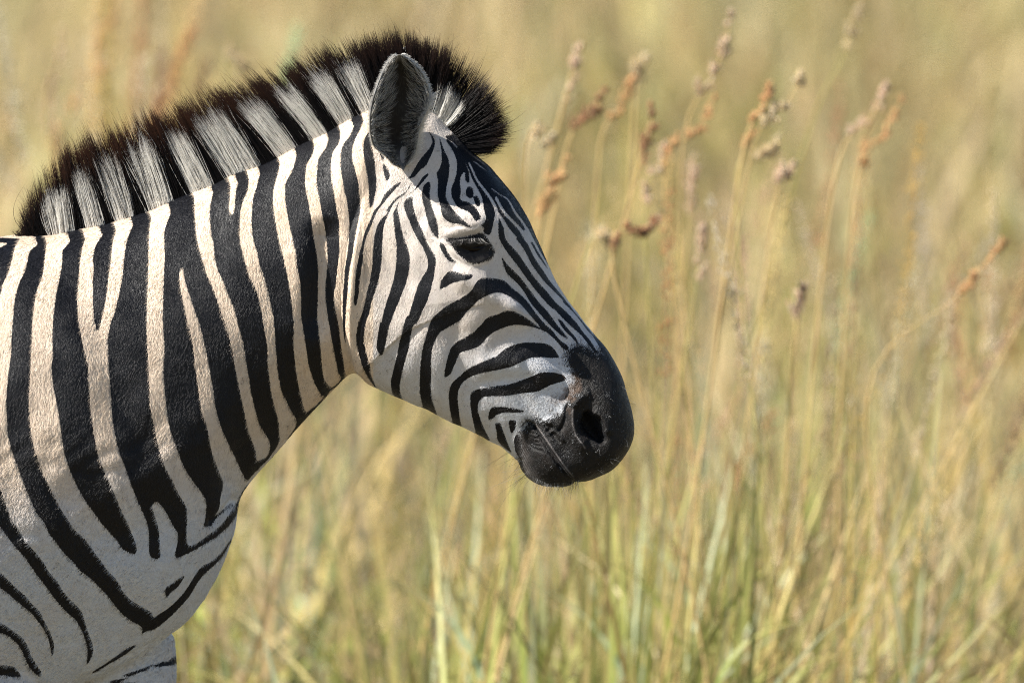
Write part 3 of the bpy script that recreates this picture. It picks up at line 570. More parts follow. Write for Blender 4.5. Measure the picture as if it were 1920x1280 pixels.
# local frame coordinate: smoothly turning field, measured in metres
put_attr(joined, 'flow', np.column_stack([co[:, 0] * np.cos(R(115)) - co[:, 2] * np.sin(R(115)), co[:, 0] * np.sin(R(115)) + co[:, 2] * np.cos(R(115)), co[:, 1]]), 'FLOAT_VECTOR')
# ------------------------------------------------------------------ mane
ST_T = crs(ST[:, 0:2], 6); ST_T = ST_T[ST_T[:, 0].argsort()]
def crest(u): return np.interp(u, ST_T[:, 0], ST_T[:, 1])
BANDS = [(99, 139), (163, 198), (220, 254), (284, 326), (363, 402), (430, 489), (524, 559), (588, 616), (639, 665), (681, 706), (812, 836)]
def lerp_rows(t, tab):
    i = np.clip(t.astype(int), 0, len(tab) - 2); f = (t - i)[:, None]; return tab[i] * (1 - f) + tab[i + 1] * f
MANE_H = hair_material('mane_strands', 0.4, 0.35, 0.5)
def make_mane(n):
    mt = MANE; arc = np.concatenate([[0], np.cumsum(np.linalg.norm(np.diff(mt[:, :2], axis=0), axis=1) + 0.25 * np.linalg.norm(np.diff(mt[:, 2:4], axis=0), axis=1))])
    a = rng.uniform(0, arc[-1], n); t = np.interp(a, arc, np.arange(len(mt)))
    row = lerp_rows(t, mt)
    q = np.sign(rng.uniform(-1, 1, n)) * rng.uniform(0, 1, n) ** 0.75
    bu = row[:, 0] + rng.normal(0, 1.0, n)
    # tufts: neighbouring hairs lean together
    cell = np.floor(a / 7.0).astype(int) * 5 + np.floor((q + 1) * 2.49).astype(int)
    ncell = cell.max() + 1
    cj = rng.normal(0, 1, (ncell, 4)); lean = cj[cell, 0] * 4.0; cl = cj[cell, 1] * 0.8; cy = cj[cell, 2]
    ctr = (np.floor(a / 7.0) + 0.5) * 7.0
    vec = np.column_stack([row[:, 2] - row[:, 0], row[:, 3] - row[:, 1]])
    pale = np.zeros(n, bool)
    ub = bu + rng.normal(0, 1.6, n)
    for b0, b1 in BANDS: pale |= (ub > b0 - 1) & (ub < b1 + 1)
    inner = np.abs(q) < 0.36
    pale &= ~inner; pale &= rng.random(n) > 0.10
    wisp = (rng.random(n) < 0.035) & (np.abs(q) > 0.7)
    near_band = np.zeros(n, bool)
    for b0, b1 in BANDS: near_band |= (ub > b0 - 11) & (ub < b1 + 4)
    pale |= wisp & near_band
    front_ = (row[:, 0] > 795); L = 1.0 - 0.08 * q * q + np.where(front_, 0.10, 0.07) * cl + rng.normal(0, 0.06, n) - 0.12 * rng.random(n) ** 2
    L = np.where(pale, row[:, 4] * (0.92 + 0.06 * cl + rng.normal(0, 0.085, n)), L)
    L = np.where((~pale) & (rng.random(n) < 0.25), L * rng.uniform(0.55, 0.95, n), L)
    L = L * np.interp(bu, [60, 140, 660, 760], [1.0, 0.93, 0.94, 1.0]); stray = rng.random(n) < 0.012; L = np.where(stray, L * 1.18, L)
    hw_ = np.interp(bu, [40, 110, 300, 700, 800, 880], [12, 24, 30, 30, 30, 22])
    y0 = q * hw_
    L = L * np.where((bu < 100) & (rng.random(n) < 0.6), rng.uniform(0.35, 1.0, n), 1.0)
    bv = crest(bu) + 9.0 * q * q + 2
    k = 7; s = np.linspace(0, 1, k)[None, :]
    bc = np.zeros(n)
    for b0, b1 in BANDS: bc = np.where((ub > b0 - 1) & (ub < b1 + 1), (bu - (b0 + b1) / 2) * 0.22, bc)
    tipu = bu + vec[:, 0] * L + bc * pale + lean + rng.normal(0, 2.5, n) + (ctr - a) * 0.2
    tipv = bv + vec[:, 1] * L + rng.normal(0, 2.5, n)
    bow = (rng.normal(0, 2.2, n) + np.where(stray, rng.normal(0, 14, n), 0))[:, None]
    du, dv = (tipu - bu)[:, None], (tipv - bv)[:, None]; ln = np.hypot(du, dv) + 1e-6
    arcb = 4 * s * (1 - s)
    pu = bu[:, None] + du * s + arcb * bow * (-dv / ln) + 0.05 * ln * arcb * 0.3
    pv = bv[:, None] + dv * s + arcb * bow * (du / ln)
    yt = y0 * 1.12 + cy * 3.0 + rng.normal(0, 2.5, n)
    py = y0[:, None] * (1 - s) + yt[:, None] * s + arcb * rng.normal(0, 1.5, (n, 1))
    W = ray_to(pu, pv); W[..., 1] = py * SCALE
    rad = np.clip(1 - s ** 2.2 * 0.85, 0.1, 1) * rng.uniform(0.00017, 0.00034, (n, 1))
    blk = np.array([0.006, 0.005, 0.006]); brn = np.array([0.085, 0.035, 0.018]); wht = np.array([0.97, 0.95, 0.90])
    tone = rng.uniform(0.75, 1.02, (n, 1, 1))
    brown_w = (np.interp(bu, [60, 200, 420, 560, 700, 900], [0.6, 0.8, 1.0, 0.7, 0.35, 0.3]) * rng.uniform(0.3, 1.3, n))[:, None, None] * sstep(0.62, 1.0, s * np.ones((n, 1)))[..., None]
    dark = blk * (1 - np.clip(brown_w, 0, 1)) + brn * np.clip(brown_w, 0, 1)
    pt = sstep(0.86, 1.0, s * np.ones((n, 1)))[..., None] * (rng.random((n, 1, 1)) < 0.5)
    light = wht * tone * (1 - 0.7 * pt) + brn * 0.7 * pt
    col = np.where(pale[:, None, None], light, dark)
    keep = ~((bu < 112) & ~pale & (rng.random(n) < 0.55))
    return hair_obj('mane', W[keep], rad[keep], col[keep], MANE_H, zebra)
mane = make_mane(40000)

# ------------------------------------------------------------------ ears
EAR_L = crs(cv('S 385,1150 330,1110 290,1090 220,1010 130,930 95,850 80,720 85,600 110,470 160,320 220,190 280,105 320,80 345,75'), 8)
EAR_R = crs(cv('S 385,1150 400,1120 430,1080 490,990 510,900 530,800 560,690 605,590 632,500 622,410 592,320 540,230 470,152 400,95 370,80 345,75'), 8)
def resample(p, m, pw=1.0):
    L = np.concatenate([[0], np.cumsum(np.linalg.norm(np.diff(p, axis=0), axis=1))]); t = np.linspace(0, 1, m) ** pw * L[-1]
    return np.column_stack([np.interp(t, L, p[:, i]) for i in range(2)])
def ear_point(u, v, sgn, back=0.0):
    """u -1..1 across the cup, v 0..1 up it"""
    Lp, Rp = resample(EAR_L, 200), resample(EAR_R, 200); i = v * 199.0
    l = np.stack([np.interp(i, np.arange(200), Lp[:, j]) for j in (0, 1)], -1); r = np.stack([np.interp(i, np.arange(200), Rp[:, j]) for j in (0, 1)], -1)
    c = (l + r) / 2; w = (r - l) / 2
    p = c + w * (u * (1 + 0.035 * back))[..., None]
    ww = np.hypot(w[..., 0], w[..., 1])
    dep = ww * 1.05 * (1 - np.abs(u) ** 2.0)
    y = -112 - 48 * sstep(0, 0.55, v) + 8 * sstep(0.6, 1, v) + 30 * u * np.minimum(ww / 50, 1) + dep + 9 * back * np.minimum(ww / 18, 1)
    # rolled margin
    y = y - 5.0 * np.exp(-((1 - np.abs(u)) / 0.10) ** 2) * (1 - back) * np.minimum(ww / 30, 1)
    W = ray_to(p[..., 0], p[..., 1]); W[..., 1] = y * SCALE * sgn
    return W
def ear_material():
    k = Nt('ear_skin_and_fur'); c = k.attr('tone').outputs['Color']; co = k.n('ShaderNodeTexCoord').outputs['Object']
    f = k.n('ShaderNodeTexNoise', {'Vector': k.n('ShaderNodeMapping', {'Vector': co, 'Scale': (500, 300, 200)}).outputs[0], 'Scale': 1.0, 'Detail': 3.0}).outputs[0]
    k.l(k.mix(k.math('MULTIPLY', k.math('SUBTRACT', f, 0.45, clamp=True), 2.0), c, (0.05, 0.045, 0.04)), k.b.inputs['Base Color'])
    k.b.inputs['Roughness'].default_value = 0.6
    k.l(k.n('ShaderNodeBump', {'Height': f, 'Strength': 0.6, 'Distance': 0.001}).outputs[0], k.b.inputs['Normal'])
    t = k.n('ShaderNodeBsdfTranslucent', {'Color': (0.5, 0.32, 0.25, 1)}); mx = k.n('ShaderNodeMixShader', {0: 0.03, 1: k.b.outputs[0], 2: t.outputs[0]}); k.l(mx.outputs[0], k.out.inputs[0])
    return k.m
EAR_M = ear_material()
def make_ear(sgn):
    nu, nv_ = 56, 90
    U, V = np.meshgrid(np.linspace(-1, 1, nu), np.linspace(0.0, 1.0, nv_), indexing='ij')
    F = ear_point(U, V, sgn); Bk = ear_point(U, V, sgn, 1.0)
    nF = nu * nv_; ix = np.arange(nF).reshape(nu, nv_)
    q1 = np.stack([ix[:-1, :-1], ix[1:, :-1], ix[1:, 1:], ix[:-1, 1:]], -1).reshape(-1, 4)
    q2 = q1[:, ::-1] + nF
    e1 = np.stack([ix[0, :-1], ix[0, 1:], ix[0, 1:] + nF, ix[0, :-1] + nF], -1); e2 = np.stack([ix[-1, 1:], ix[-1, :-1], ix[-1, :-1] + nF, ix[-1, 1:] + nF], -1)
    q = np.vstack([q1, q2, e1, e2]); 
    if sgn < 0: q = q[:, ::-1]
    o = mesh_obj('ear', np.vstack([F.reshape(-1, 3), Bk.reshape(-1, 3)]), q, EAR_M, zebra)
    au = np.abs(U); edge = sstep(0.74, 0.9, au)[..., None]; low = sstep(0.25, 0.0, V)[..., None]
    inner = np.array([0.005, 0.0045, 0.0045]) * (1 - edge) + np.array([0.50, 0.49, 0.47]) * edge
    inner = inner * (1 - sstep(0.88, 0.97, V)[..., None]) + np.array([0.42, 0.42, 0.40]) * sstep(0.88, 0.97, V)[..., None]
    inner = inner * (1 - low) + np.array([0.40, 0.38, 0.35]) * low
    outer = np.where(((V > 0.55) & (V < 0.85))[..., None], (0.02, 0.017, 0.016), (0.55, 0.52, 0.47))
    dl = (np.exp(-((U + 0.97) / 0.035) ** 2) * sstep(.2, .3, V) * sstep(.75, .6, V))[..., None]
    inner = inner * (1 - dl) + 0.015 * dl
    put_attr(o.data, 'tone', np.vstack([inner.reshape(-1, 3), outer.reshape(-1, 3)]), 'FLOAT_COLOR')
    # long soft hair inside the cup
    n = 4200; side = np.where(rng.random(n) < 0.5, -1, 1)
    u0 = side * (1 - rng.uniform(0.03, 0.55, n) ** 1.0); v0 = rng.uniform(0.05, 0.94, n)
    ln_ = rng.uniform(0.14, 0.36, n) * np.where(np.abs(u0) > 0.85, 0.35, 1.0)
    k = 6; s = np.linspace(0, 1, k)[None]
    uu_ = u0[:, None] - side[:, None] * ln_[:, None] * s + rng.normal(0, 0.03, (n, 1)) * s; vv_ = v0[:, None] + (0.07 * s ** 1.5 * np.where(v0 > 0.5, 1, 0.3)[:, None] * rng.uniform(0.2, 1.4, (n, 1))) - 0.03 * s * (v0 < 0.4)[:, None]
    vv_ = np.clip(vv_, 0.0, 0.985)
    W = ear_point(np.clip(uu_, -1, 1), vv_, sgn)
    W[..., 1] += sgn * -1 * 0 + (-1 if sgn > 0 else 1) * SCALE * (3 + 16 * np.sin(np.pi * np.clip(s, 0, 1) * 0.6) * rng.uniform(0.3, 1.2, (n, 1)))
    rad = (1 - s * 0.8) * rng.uniform(0.00014, 0.00026, (n, 1))
    g = rng.uniform(0.25, 0.95, (n, 1)) * (0.35 + 0.65 * np.abs(u0)[:, None]); col = np.stack([g * 1.0, g * 0.95, g * 0.87], -1) * np.ones((n, k, 1)); 
    dk = (rng.random(n) < 0.45); col[dk] = 0.012
    hair_obj('inner_ear_hair', W, rad * np.ones((n, k)), col, FUR_M, o)
    # fringe of short pale hair along the margin
    n = 2600; side = np.where(rng.random(n) < 0.5, -1.0, 1.0); v0 = rng.uniform(0.03, 0.985, n)
    base = ear_point(side * 0.985, v0, sgn, 0.4); cen = ear_point(side * 0.5, v0, sgn, 0.4)
    d = base - cen; d[:, 1] *= 0.3; d /= np.linalg.norm(d, axis=1)[:, None]; d[:, 2] += 0.35; d += rng.normal(0, .18, (n, 3))
    L = (rng.uniform(0.0015, 0.0045, n) * np.where((side > 0) & (v0 < 0.6), 2.6, 1))[:, None, None]
    W = base[:, None] + d[:, None] * L * np.linspace(0, 1, 4)[None, :, None]
    g = rng.uniform(0.6, 0.9, (n, 1)); col = np.stack([g, g * .97, g * .92], -1) * np.ones((n, 4, 1))
    hair_obj('ear_fringe', W, np.linspace(0.0002, 0.00005, 4)[None] * np.ones((n, 1)), col, FUR_M, o)
    return o
# (sgn multiplies the depth, so +1 is the ear on the camera's side because the depths above are negative)
ear_near = make_ear(1); ear_far = make_ear(-1)

# ------------------------------------------------------------------ eyes
flatP = P.reshape(-1, 3); fu, fv = to_px(flatP)
def surf_at(u, v):
    """nearest point of the near side surface to side-view position(s)"""
    u = np.atleast_1d(u); v = np.atleast_1d(v); out = []
    for a_, b_ in zip(u, v):
        out.append(flatP[np.argmin((fu - a_) ** 2 + (fv - b_) ** 2)])
    return np.array(out)
ek = Nt('wet_dark_eye'); ek.b.inputs['Base Color'].default_value = (0.006, 0.004, 0.003, 1); ek.b.inputs['Roughness'].default_value = 0.1; ek.b.inputs['Specular IOR Level'].default_value = 0.14
hoofm = Nt('worn_grey_hoof'); hn = hoofm.n('ShaderNodeTexNoise', {'Scale': 60.0, 'Detail': 4.0}); hoofm.l(hoofm.ramp(hn.outputs[0], [(0.3, (0.03, 0.027, 0.024)), (0.7, (0.10, 0.085, 0.07))]), hoofm.b.inputs['Base Color'])
def ball(name, c, r, mat, parent, nu=28, nv2=16):
    t, p = np.meshgrid(np.linspace(0, 2 * np.pi, nu, endpoint=False), np.linspace(0.02, np.pi - 0.02, nv2)); r = np.asarray(r)
    v = np.stack([np.cos(t) * np.sin(p) * r[0] + c[0], np.sin(t) * np.sin(p) * r[1] + c[1], np.cos(p) * r[2] + c[2]], -1).reshape(-1, 3)
    ix = np.arange(nu * nv2).reshape(nv2, nu); q = np.stack([ix[:-1], ix[1:], np.roll(ix, -1, 1)[1:], np.roll(ix, -1, 1)[:-1]], -1).reshape(-1, 4)
    return mesh_obj(name, v, q, mat, parent)
eu, ev_ = cv('E 585,350')[0]
ec = surf_at(eu, ev_)[0]
for sg in (1, -1):
    c = ec.copy(); c[1] = (c[1] + 0.0165) * sg
    c[0] += 0.003; c[2] -= 0.003; e = ball('eyeball', c, (0.016, 0.0155, 0.008), ek.m, zebra)
    n = 210; t = rng.random(n)
    lp = crs(cv('E 400,285 480,272 560,258 640,250 700,262'), 8); i = t * (len(lp) - 1)
    lu, lv = np.interp(i, np.arange(len(lp)), lp[:, 0]), np.interp(i, np.arange(len(lp)), lp[:, 1])
    b0 = surf_at(lu, lv + 1.0); b0[:, 1] -= 0.001
    k = 6; s = np.linspace(0, 1, k)[None, :, None]; L = rng.uniform(0.010, 0.019, n)[:, None, None]
    d0 = np.column_stack([(t - 0.45) * 0.9 + rng.normal(0, .18, n), -0.55 + rng.normal(0, .12, n), np.full(n, -0.75)])[:, None]
    W = b0[:, None] + d0 * L * s + np.array([0, -0.15, 0.35]) * L * s ** 2.2
    W[..., 1] *= sg
    g = np.where(rng.random(n) < 0.28, rng.uniform(0.1, 0.5, n), 0.01)[:, None]; col = np.stack([g, g * .97, g * .93], -1) * np.ones((n, k, 1))
    hair_obj('eyelashes', W, (0.00022 * (1 - 0.8 * s[..., 0])) * np.ones((n, 1)), col, MANE_M, e)

# ------------------------------------------------------------------ short coat hair on head, neck and chest
joined.calc_loop_triangles(); ntri = len(joined.loop_triangles); tr = np.empty(ntri * 3, np.int32); joined.loop_triangles.foreach_get('vertices', tr); tr = tr.reshape(-1, 3)
joined.vertices.foreach_get('normal', nf := np.empty(nv * 3, np.float32)); nr_ = nf.reshape(-1, 3).astype(float)
ta = np.linalg.norm(np.cross(co[tr[:, 1]] - co[tr[:, 0]], co[tr[:, 2]] - co[tr[:, 0]]), axis=1)
tu = uu[tr[:, 0]]; tv = vv[tr[:, 0]]
mzv = mz[tr[:, 0]]; bav = bare[tr[:, 0]]
wgt = ta * (tu > -120) * (tv < 1400) * np.where(tu > 680, 1.8, 1.0) * (1 - 0.8 * mzv) * (1 - bav)
wgt[~(wgt > 0)] = 0
def make_fur(n):
    cw = np.cumsum(wgt); pick = np.searchsorted(cw, rng.random(n) * cw[-1]); r1, r2 = rng.random(n), rng.random(n); fl = r1 + r2 > 1; r1[fl], r2[fl] = 1 - r1[fl], 1 - r2[fl]
    a, b, c = tr[pick].T; w0, w1, w2 = (1 - r1 - r2)[:, None], r1[:, None], r2[:, None]
    p = co[a] * w0 + co[b] * w1 + co[c] * w2; nn = nr_[a] * w0 + nr_[b] * w1 + nr_[c] * w2; nn /= np.linalg.norm(nn, axis=1)[:, None]
    u, v = side_uv(p); an = lie(u, v) + rng.normal(0, 0.16, n) + 0.25 * np.sin(u / 31.0 + np.sin(v / 23.0) * 2)
    d = np.column_stack([np.cos(an), np.zeros(n), -np.sin(an)]); d -= nn * (d * nn).sum(1)[:, None]; d /= np.linalg.norm(d, axis=1)[:, None] + 1e-9
    L = np.interp(u, [0, 600, 720, 1000, 1150], [0.0056, 0.0052, 0.0036, 0.0028, 0.002]) * rng.uniform(0.6, 1.25, n)
    s = np.array([0, 0.35, 0.7, 1.0])[None, :, None]; L_ = L[:, None, None]
    W = p[:, None] - nn[:, None] * 0.0003 + d[:, None] * L_ * s + nn[:, None] * L_ * (0.34 * s - 0.16 * s * s) * rng.uniform(0.5, 1.3, (n, 1, 1))
    u2, v2 = coat_uv(u, v); st_ = stripe_at(u2, v2) + rng.normal(0, 0.07, n); fr = np.clip(sstep(640, 900, u), 0, 1)
    wm = w0[:, 0] * warm[a] + w1[:, 0] * warm[b] + w2[:, 0] * warm[c]
    base = np.array([0.60, 0.625, 0.67]) * (1 - wm[:, None]) + np.array([0.71, 0.585, 0.455]) * wm[:, None]  # bluish hair on the lower chest has the shade coloured in
    base = base * rng.uniform(0.72, 1.15, (n, 1))
    drk = np.array([0.006, 0.0062, 0.009]) * rng.uniform(0.6, 1.8, (n, 1))
    col = np.where((st_ > 0.5)[:, None], drk, base)
    bb = np.clip(br[a], 0, 1); isb = rng.random(n) < bb * 1.5; col[isb] = np.array([0.11, 0.06, 0.035]) * rng.uniform(0.5, 1.5, (isb.sum(), 1))
    m = (mz[a] + rng.normal(0, 0.15, n)) > 0.5; col[m] = np.array([0.010, 0.009, 0.009]) + (rng.random((m.sum(), 1)) ** 14) * np.array([0.10, 0.08, 0.07])
    hair_obj('coat_hair', W, np.array([1, .9, .6, .15])[None] * rng.uniform(0.00008, 0.00015, (n, 1)), np.repeat(col[:, None], 4, 1), FUR_M, zebra)
make_fur(520000)

# ------------------------------------------------------------------ whiskers round lips and chin
def whiskers(n, path, L0, L1, du, dv, jit, name='whiskers', shade=0.02, both=True):
    pp = crs(cv(path), 8); t = rng.random(n) * (len(pp) - 1); u = np.interp(t, np.arange(len(pp)), pp[:, 0]); v = np.interp(t, np.arange(len(pp)), pp[:, 1])
    b = surf_at(u, v); sg = np.where(rng.random(n) < 0.5, -1, 1) if both else np.ones(n)
    b[:, 1] *= sg
    k = 7; s = np.linspace(0, 1, k)[None, :, None]; L = rng.uniform(L0, L1, n)[:, None, None]
    d = np.column_stack([du + rng.normal(0, jit, n), -0.45 * sg + rng.normal(0, jit, n), dv + rng.normal(0, jit * .6, n)]); d /= np.linalg.norm(d, axis=1)[:, None]
    W = b[:, None] + d[:, None] * L * s + np.column_stack([rng.normal(0, .25, n), np.zeros(n), -0.2 + rng.normal(0, .2, n)])[:, None] * L * s ** 2
    g = np.where(rng.random(n) < 0.3, 0.35, shade)[:, None, None] * np.ones((n, k, 3))
    return hair_obj(name, W, 0.00013 * (1 - .75 * s[..., 0]) * np.ones((n, 1)), g, MANE_M, zebra)
whiskers(230, 'Q 330,1150 480,1215 620,1225 760,1205 840,1185', 0.006, 0.020, -0.1, -1.0, 0.25, 'chin_whiskers')
whiskers(26, 'Q 120,900 200,990 250,1100 330,1180', 0.02, 0.055, -0.9, -0.6, 0.28, 'whiskers')
whiskers(70, 'Q 1250,150 1330,330 1370,560 1300,760 1180,950 1000,1100', 0.006, 0.016, 0.6, -0.2, 0.5, 'whiskers')
whiskers(22, 'Q 900,900 1050,850 1150,500 1100,330 600,1000 500,850', 0.004, 0.010, 0.2, -0.6, 0.6, 'whiskers', 0.3)

# ------------------------------------------------------------------ hooves and tail
def hoof(u, v, ypx):
    c = ray_to(u, v); top = c[2]; y = ypx * SCALE; seg = 24; a = np.linspace(0, 2 * np.pi, seg, endpoint=False); prof = [(0.030, top + 0.012, 0.0), (0.034, top - 0.004, 0.004), (0.043, 0.012, 0.014), (0.044, 0.0, 0.016)]
    rr = []
    for r, z, off in prof: rr.append(np.stack([c[0] + off + np.cos(a) * r * 1.12, y + np.sin(a) * r, np.full(seg, z)], -1))
    vv3 = np.vstack(rr + [np.array([[c[0], y, top + 0.012], [c[0] + .014, y, 0.0]])]); ix = np.arange(4 * seg).reshape(4, seg)
    q = np.stack([ix[:-1], ix[1:], np.roll(ix, -1, 1)[1:], np.roll(ix, -1, 1)[:-1]], -1).reshape(-1, 4)
    me = build_mesh('hoof', vv3, q, [(ix[0, i], ix[0, (i + 1) % seg], 4 * seg) for i in range(seg)] + [(ix[3, (i + 1) % seg], ix[3, i], 4 * seg + 1) for i in range(seg)])
    me.materials.append(hoofm.m); link(bpy.data.objects.new('hoof', me), zebra)
for path in LEGS: hoof(path[-1][0], path[-1][1], path[-1][2])
tv_, tq, tt3 = tube([(-1480, 560, 0, 30, 30), (-1530, 640, 0, 26, 26), (-1550, 800, 0, 20, 20), (-1555, 1000, 0, 15, 15), (-1558, 1250, 0, 9, 9)], 8, 16)
tm = build_mesh('tail', tv_, tq, tt3); tm.materials.append(COAT); tail = link(bpy.data.objects.new('tail', tm), zebra)
tc = tv_; tu_, tv2 = side_uv(tc); zz = np.zeros(len(tc)); put_attr(tm, 'stripe', sstep(-.2, .2, np.sin(tv2 / 9.0))); 
for nm in ('muzzle', 'brown', 'bare', 'lip'): put_attr(tm, nm, zz)
put_attr(tm, 'warm', zz + .5); put_attr(tm, 'flow', tc, 'FLOAT_VECTOR')
n = 1500; s = np.linspace(0, 1, 8)[None]; t0 = rng.uniform(1000, 1250, (n, 1)); pu = -1556 + rng.normal(0, 7, (n, 1)) + rng.normal(0, 30, (n, 1)) * s ** 1.5; pv = t0 + s * rng.uniform(250, 480, (n, 1))
W = ray_to(pu, pv); W[..., 1] = (rng.normal(0, 8, (n, 1)) + rng.normal(0, 28, (n, 1)) * s) * SCALE
hair_obj('tail_tuft', W, 0.0003 * (1 - .7 * s) * np.ones((n, 1)), 0.012 * np.ones((n, 8, 3)), MANE_M, tail)
# ------------------------------------------------------------------ ground
gk = Nt('dry_savanna_soil'); gco = gk.n('ShaderNodeTexCoord').outputs['Object']
g1 = gk.n('ShaderNodeTexNoise', {'Vector': gco, 'Scale': 0.35, 'Detail': 6.0}).outputs[0]; g2 = gk.n('ShaderNodeTexNoise', {'Vector': gco, 'Scale': 9.0, 'Detail': 8.0, 'Roughness': 0.7}).outputs[0]
gc = gk.mix(g1, (0.19, 0.145, 0.09), (0.12, 0.12, 0.055)); gc = gk.mix(gk.math('MULTIPLY', gk.math('SUBTRACT', g2, 0.4, clamp=True), 1.5), gc, (0.27, 0.21, 0.15))
gk.l(gc, gk.b.inputs['Base Color']); gk.b.inputs['Roughness'].default_value = 0.95
gk.l(gk.n('ShaderNodeBump', {'Height': g2, 'Strength': 0.8, 'Distance': 0.04}).outputs[0], gk.b.inputs['Normal'])
gx = np.concatenate([-np.geomspace(4, 2500, 26)[::-1], np.linspace(-3.6, 3.6, 37), np.geomspace(4, 2500, 26)]); gy = np.concatenate([-np.geomspace(4, 900, 20)[::-1], np.linspace(-3.6, 12, 60), np.geomspace(12.5, 4000, 46)])
GX, GY = np.meshgrid(gx, gy, indexing='ij')
def ground_z(x, y): return 0.02 * np.sin(x * 1.7 + 1) * np.sin(y * 1.3) * (np.hypot(x, y) > 1.6) * np.clip((np.hypot(x, y) - 1.6), 0, 1)
ix = np.arange(GX.size).reshape(GX.shape)
ground = mesh_obj('ground', np.stack([GX, GY, ground_z(GX, GY)], -1).reshape(-1, 3), np.stack([ix[:-1, :-1], ix[1:, :-1], ix[1:, 1:], ix[:-1, 1:]], -1).reshape(-1, 4), gk.m)
tag(ground, kind='structure')
# ------------------------------------------------------------------ grass
def grass_material():
    k = Nt('grass_blades'); c = k.attr('tone').outputs['Color']; k.l(c, k.b.inputs['Base Color'])
    k.b.inputs['Roughness'].default_value = 0.5; k.b.inputs['Specular IOR Level'].default_value = 0.35
    t = k.n('ShaderNodeBsdfTranslucent', {'Color': c}); mx = k.n('ShaderNodeMixShader', {0: 0.38, 1: k.b.outputs[0], 2: t.outputs[0]}); k.l(mx.outputs[0], k.out.inputs[0]); return k.m
GRASS_M = grass_material()
STRAW = np.array([0.56, 0.42, 0.20]); GOLD = np.array([0.47, 0.33, 0.09]); GREEN = np.array([0.20, 0.27, 0.04]); SAGE = np.array([0.34, 0.45, 0.27]); PINK = np.array([0.46, 0.30, 0.21]); ORANGE = np.array([0.42, 0.21, 0.10]); BROWN_G = np.array([0.17, 0.10, 0.06]); PALE = np.array([0.60, 0.52, 0.38])
def pick_colours(n, probs):
    tab = np.array([STRAW, GOLD, GREEN, SAGE, PINK, ORANGE, BROWN_G, PALE]); i = rng.choice(len(tab), n, p=np.array(probs) / np.sum(probs)); return tab[i] * rng.uniform(0.75, 1.2, (n, 1)) * np.column_stack([rng.uniform(.93, 1.07, n), np.ones(n), rng.uniform(.9, 1.1, n)])
def ribbons(base, L, lean_dir, lean, droop, width, col, tipcol=None, k=6):
    """curved tapering blades; base (n,3), returns verts, faces, colours"""
    n = len(base); s = np.linspace(0, 1, k)[None, :]
    hor = lean[:, None] * s + droop[:, None] * s ** 2.5
    zz_ = np.sqrt(np.clip(1 - (lean[:, None] * 0.8) ** 2, 0.2, 1)) * s - droop[:, None] * 0.75 * s ** 3
    p = np.empty((n, k, 3)); p[..., 0] = base[:, None, 0] + L[:, None] * hor * np.cos(lean_dir)[:, None]; p[..., 1] = base[:, None, 1] + L[:, None] * hor * np.sin(lean_dir)[:, None]; p[..., 2] = base[:, None, 2] + L[:, None] * zz_
    fa = rng.uniform(-0.9, 0.9, n); wv = np.stack([np.cos(fa), np.sin(fa), np.zeros(n)], -1)[:, None] * (width[:, None] * (1 - s ** 1.8 * 0.93))[..., None] / 2
    v = np.stack([p - wv, p + wv], 2)            # n,k,2,3
    ix = np.arange(n * k * 2).reshape(n, k, 2); q = np.stack([ix[:, :-1, 0], ix[:, :-1, 1], ix[:, 1:, 1], ix[:, 1:, 0]], -1).reshape(-1, 4)
    c = np.repeat(col[:, None], k, 1)
    if tipcol is not None: c = c * (1 - s[..., None] ** 1.5) + tipcol[:, None] * s[..., None] ** 1.5
    return v.reshape(-1, 3), q, np.repeat(c.reshape(-1, 3), 2, 0), p
SPK_V = np.array([(0, 0, 0), (.16, 0, .4), (-.08, .14, .4), (-.08, -.14, .4), (0, 0, 1.0)]); SPK_F = np.array([(0, 2, 1), (0, 3, 2), (0, 1, 3), (1, 2, 4), (2, 3, 4), (3, 1, 4)])
def spikelets(pos, dirs, size, col):
    n = len(pos); d = dirs / np.linalg.norm(dirs, axis=1)[:, None]; a = np.cross(d, np.array([0.3, 0.8, 0.52])); a /= np.linalg.norm(a, axis=1)[:, None] + 1e-9; b = np.cross(d, a)
    v = pos[:, None] + size[:, None, None] * (SPK_V[None, :, 0:1] * a[:, None] * 1.6 + SPK_V[None, :, 1:2] * b[:, None] * 1.6 + SPK_V[None, :, 2:3] * d[:, None])
    f = (np.arange(n) * 5)[:, None, None] + SPK_F; return v.reshape(-1, 3), f.reshape(-1, 3), np.repeat(col, 5, 0)
def combine(parts):
    vs, fs, cs = [], [], []; o = 0
    for v, f, c in parts: vs.append(v); fs.append(f + o); cs.append(c); o += len(v)
    return np.vstack(vs), np.vstack(fs), np.vstack(cs)
def grass_mesh(name, v, f, c, parent=None, data=None):
    o = mesh_obj(name, v, f, GRASS_M, parent, smooth=False); put_attr(o.data, 'tone', c, 'FLOAT_COLOR'); return o
def field_density(x, y):
    return 0.5 + 0.5 * np.sin(x * 2.3 + 0.7 + np.sin(y * 1.1)) * np.sin(y * 0.9 + x * 0.6)
def scatter(n, y0, y1, wide=1.35, pw=1.0, x_of=None):
    y = y0 + (y1 - y0) * rng.random(n) ** pw; half = 0.70 * (12 + y) / 12 * wide + 0.35
    x = rng.uniform(-1, 1, n) * half if x_of is None else x_of(n, half)
    return np.column_stack([x, y, ground_z(x, y) - 0.01])
PATCH = np.array([[5, 3, 1.2, .3, 1, .2, .3, 1], [1.5, 2, 6, 1.4, .2, 0, .3, .2], [2, .6, 1, 3.2, 2.4, .1, .3, 3.2], [2, 4, .6, .1, 2.4, .8, 1.5, .4]])
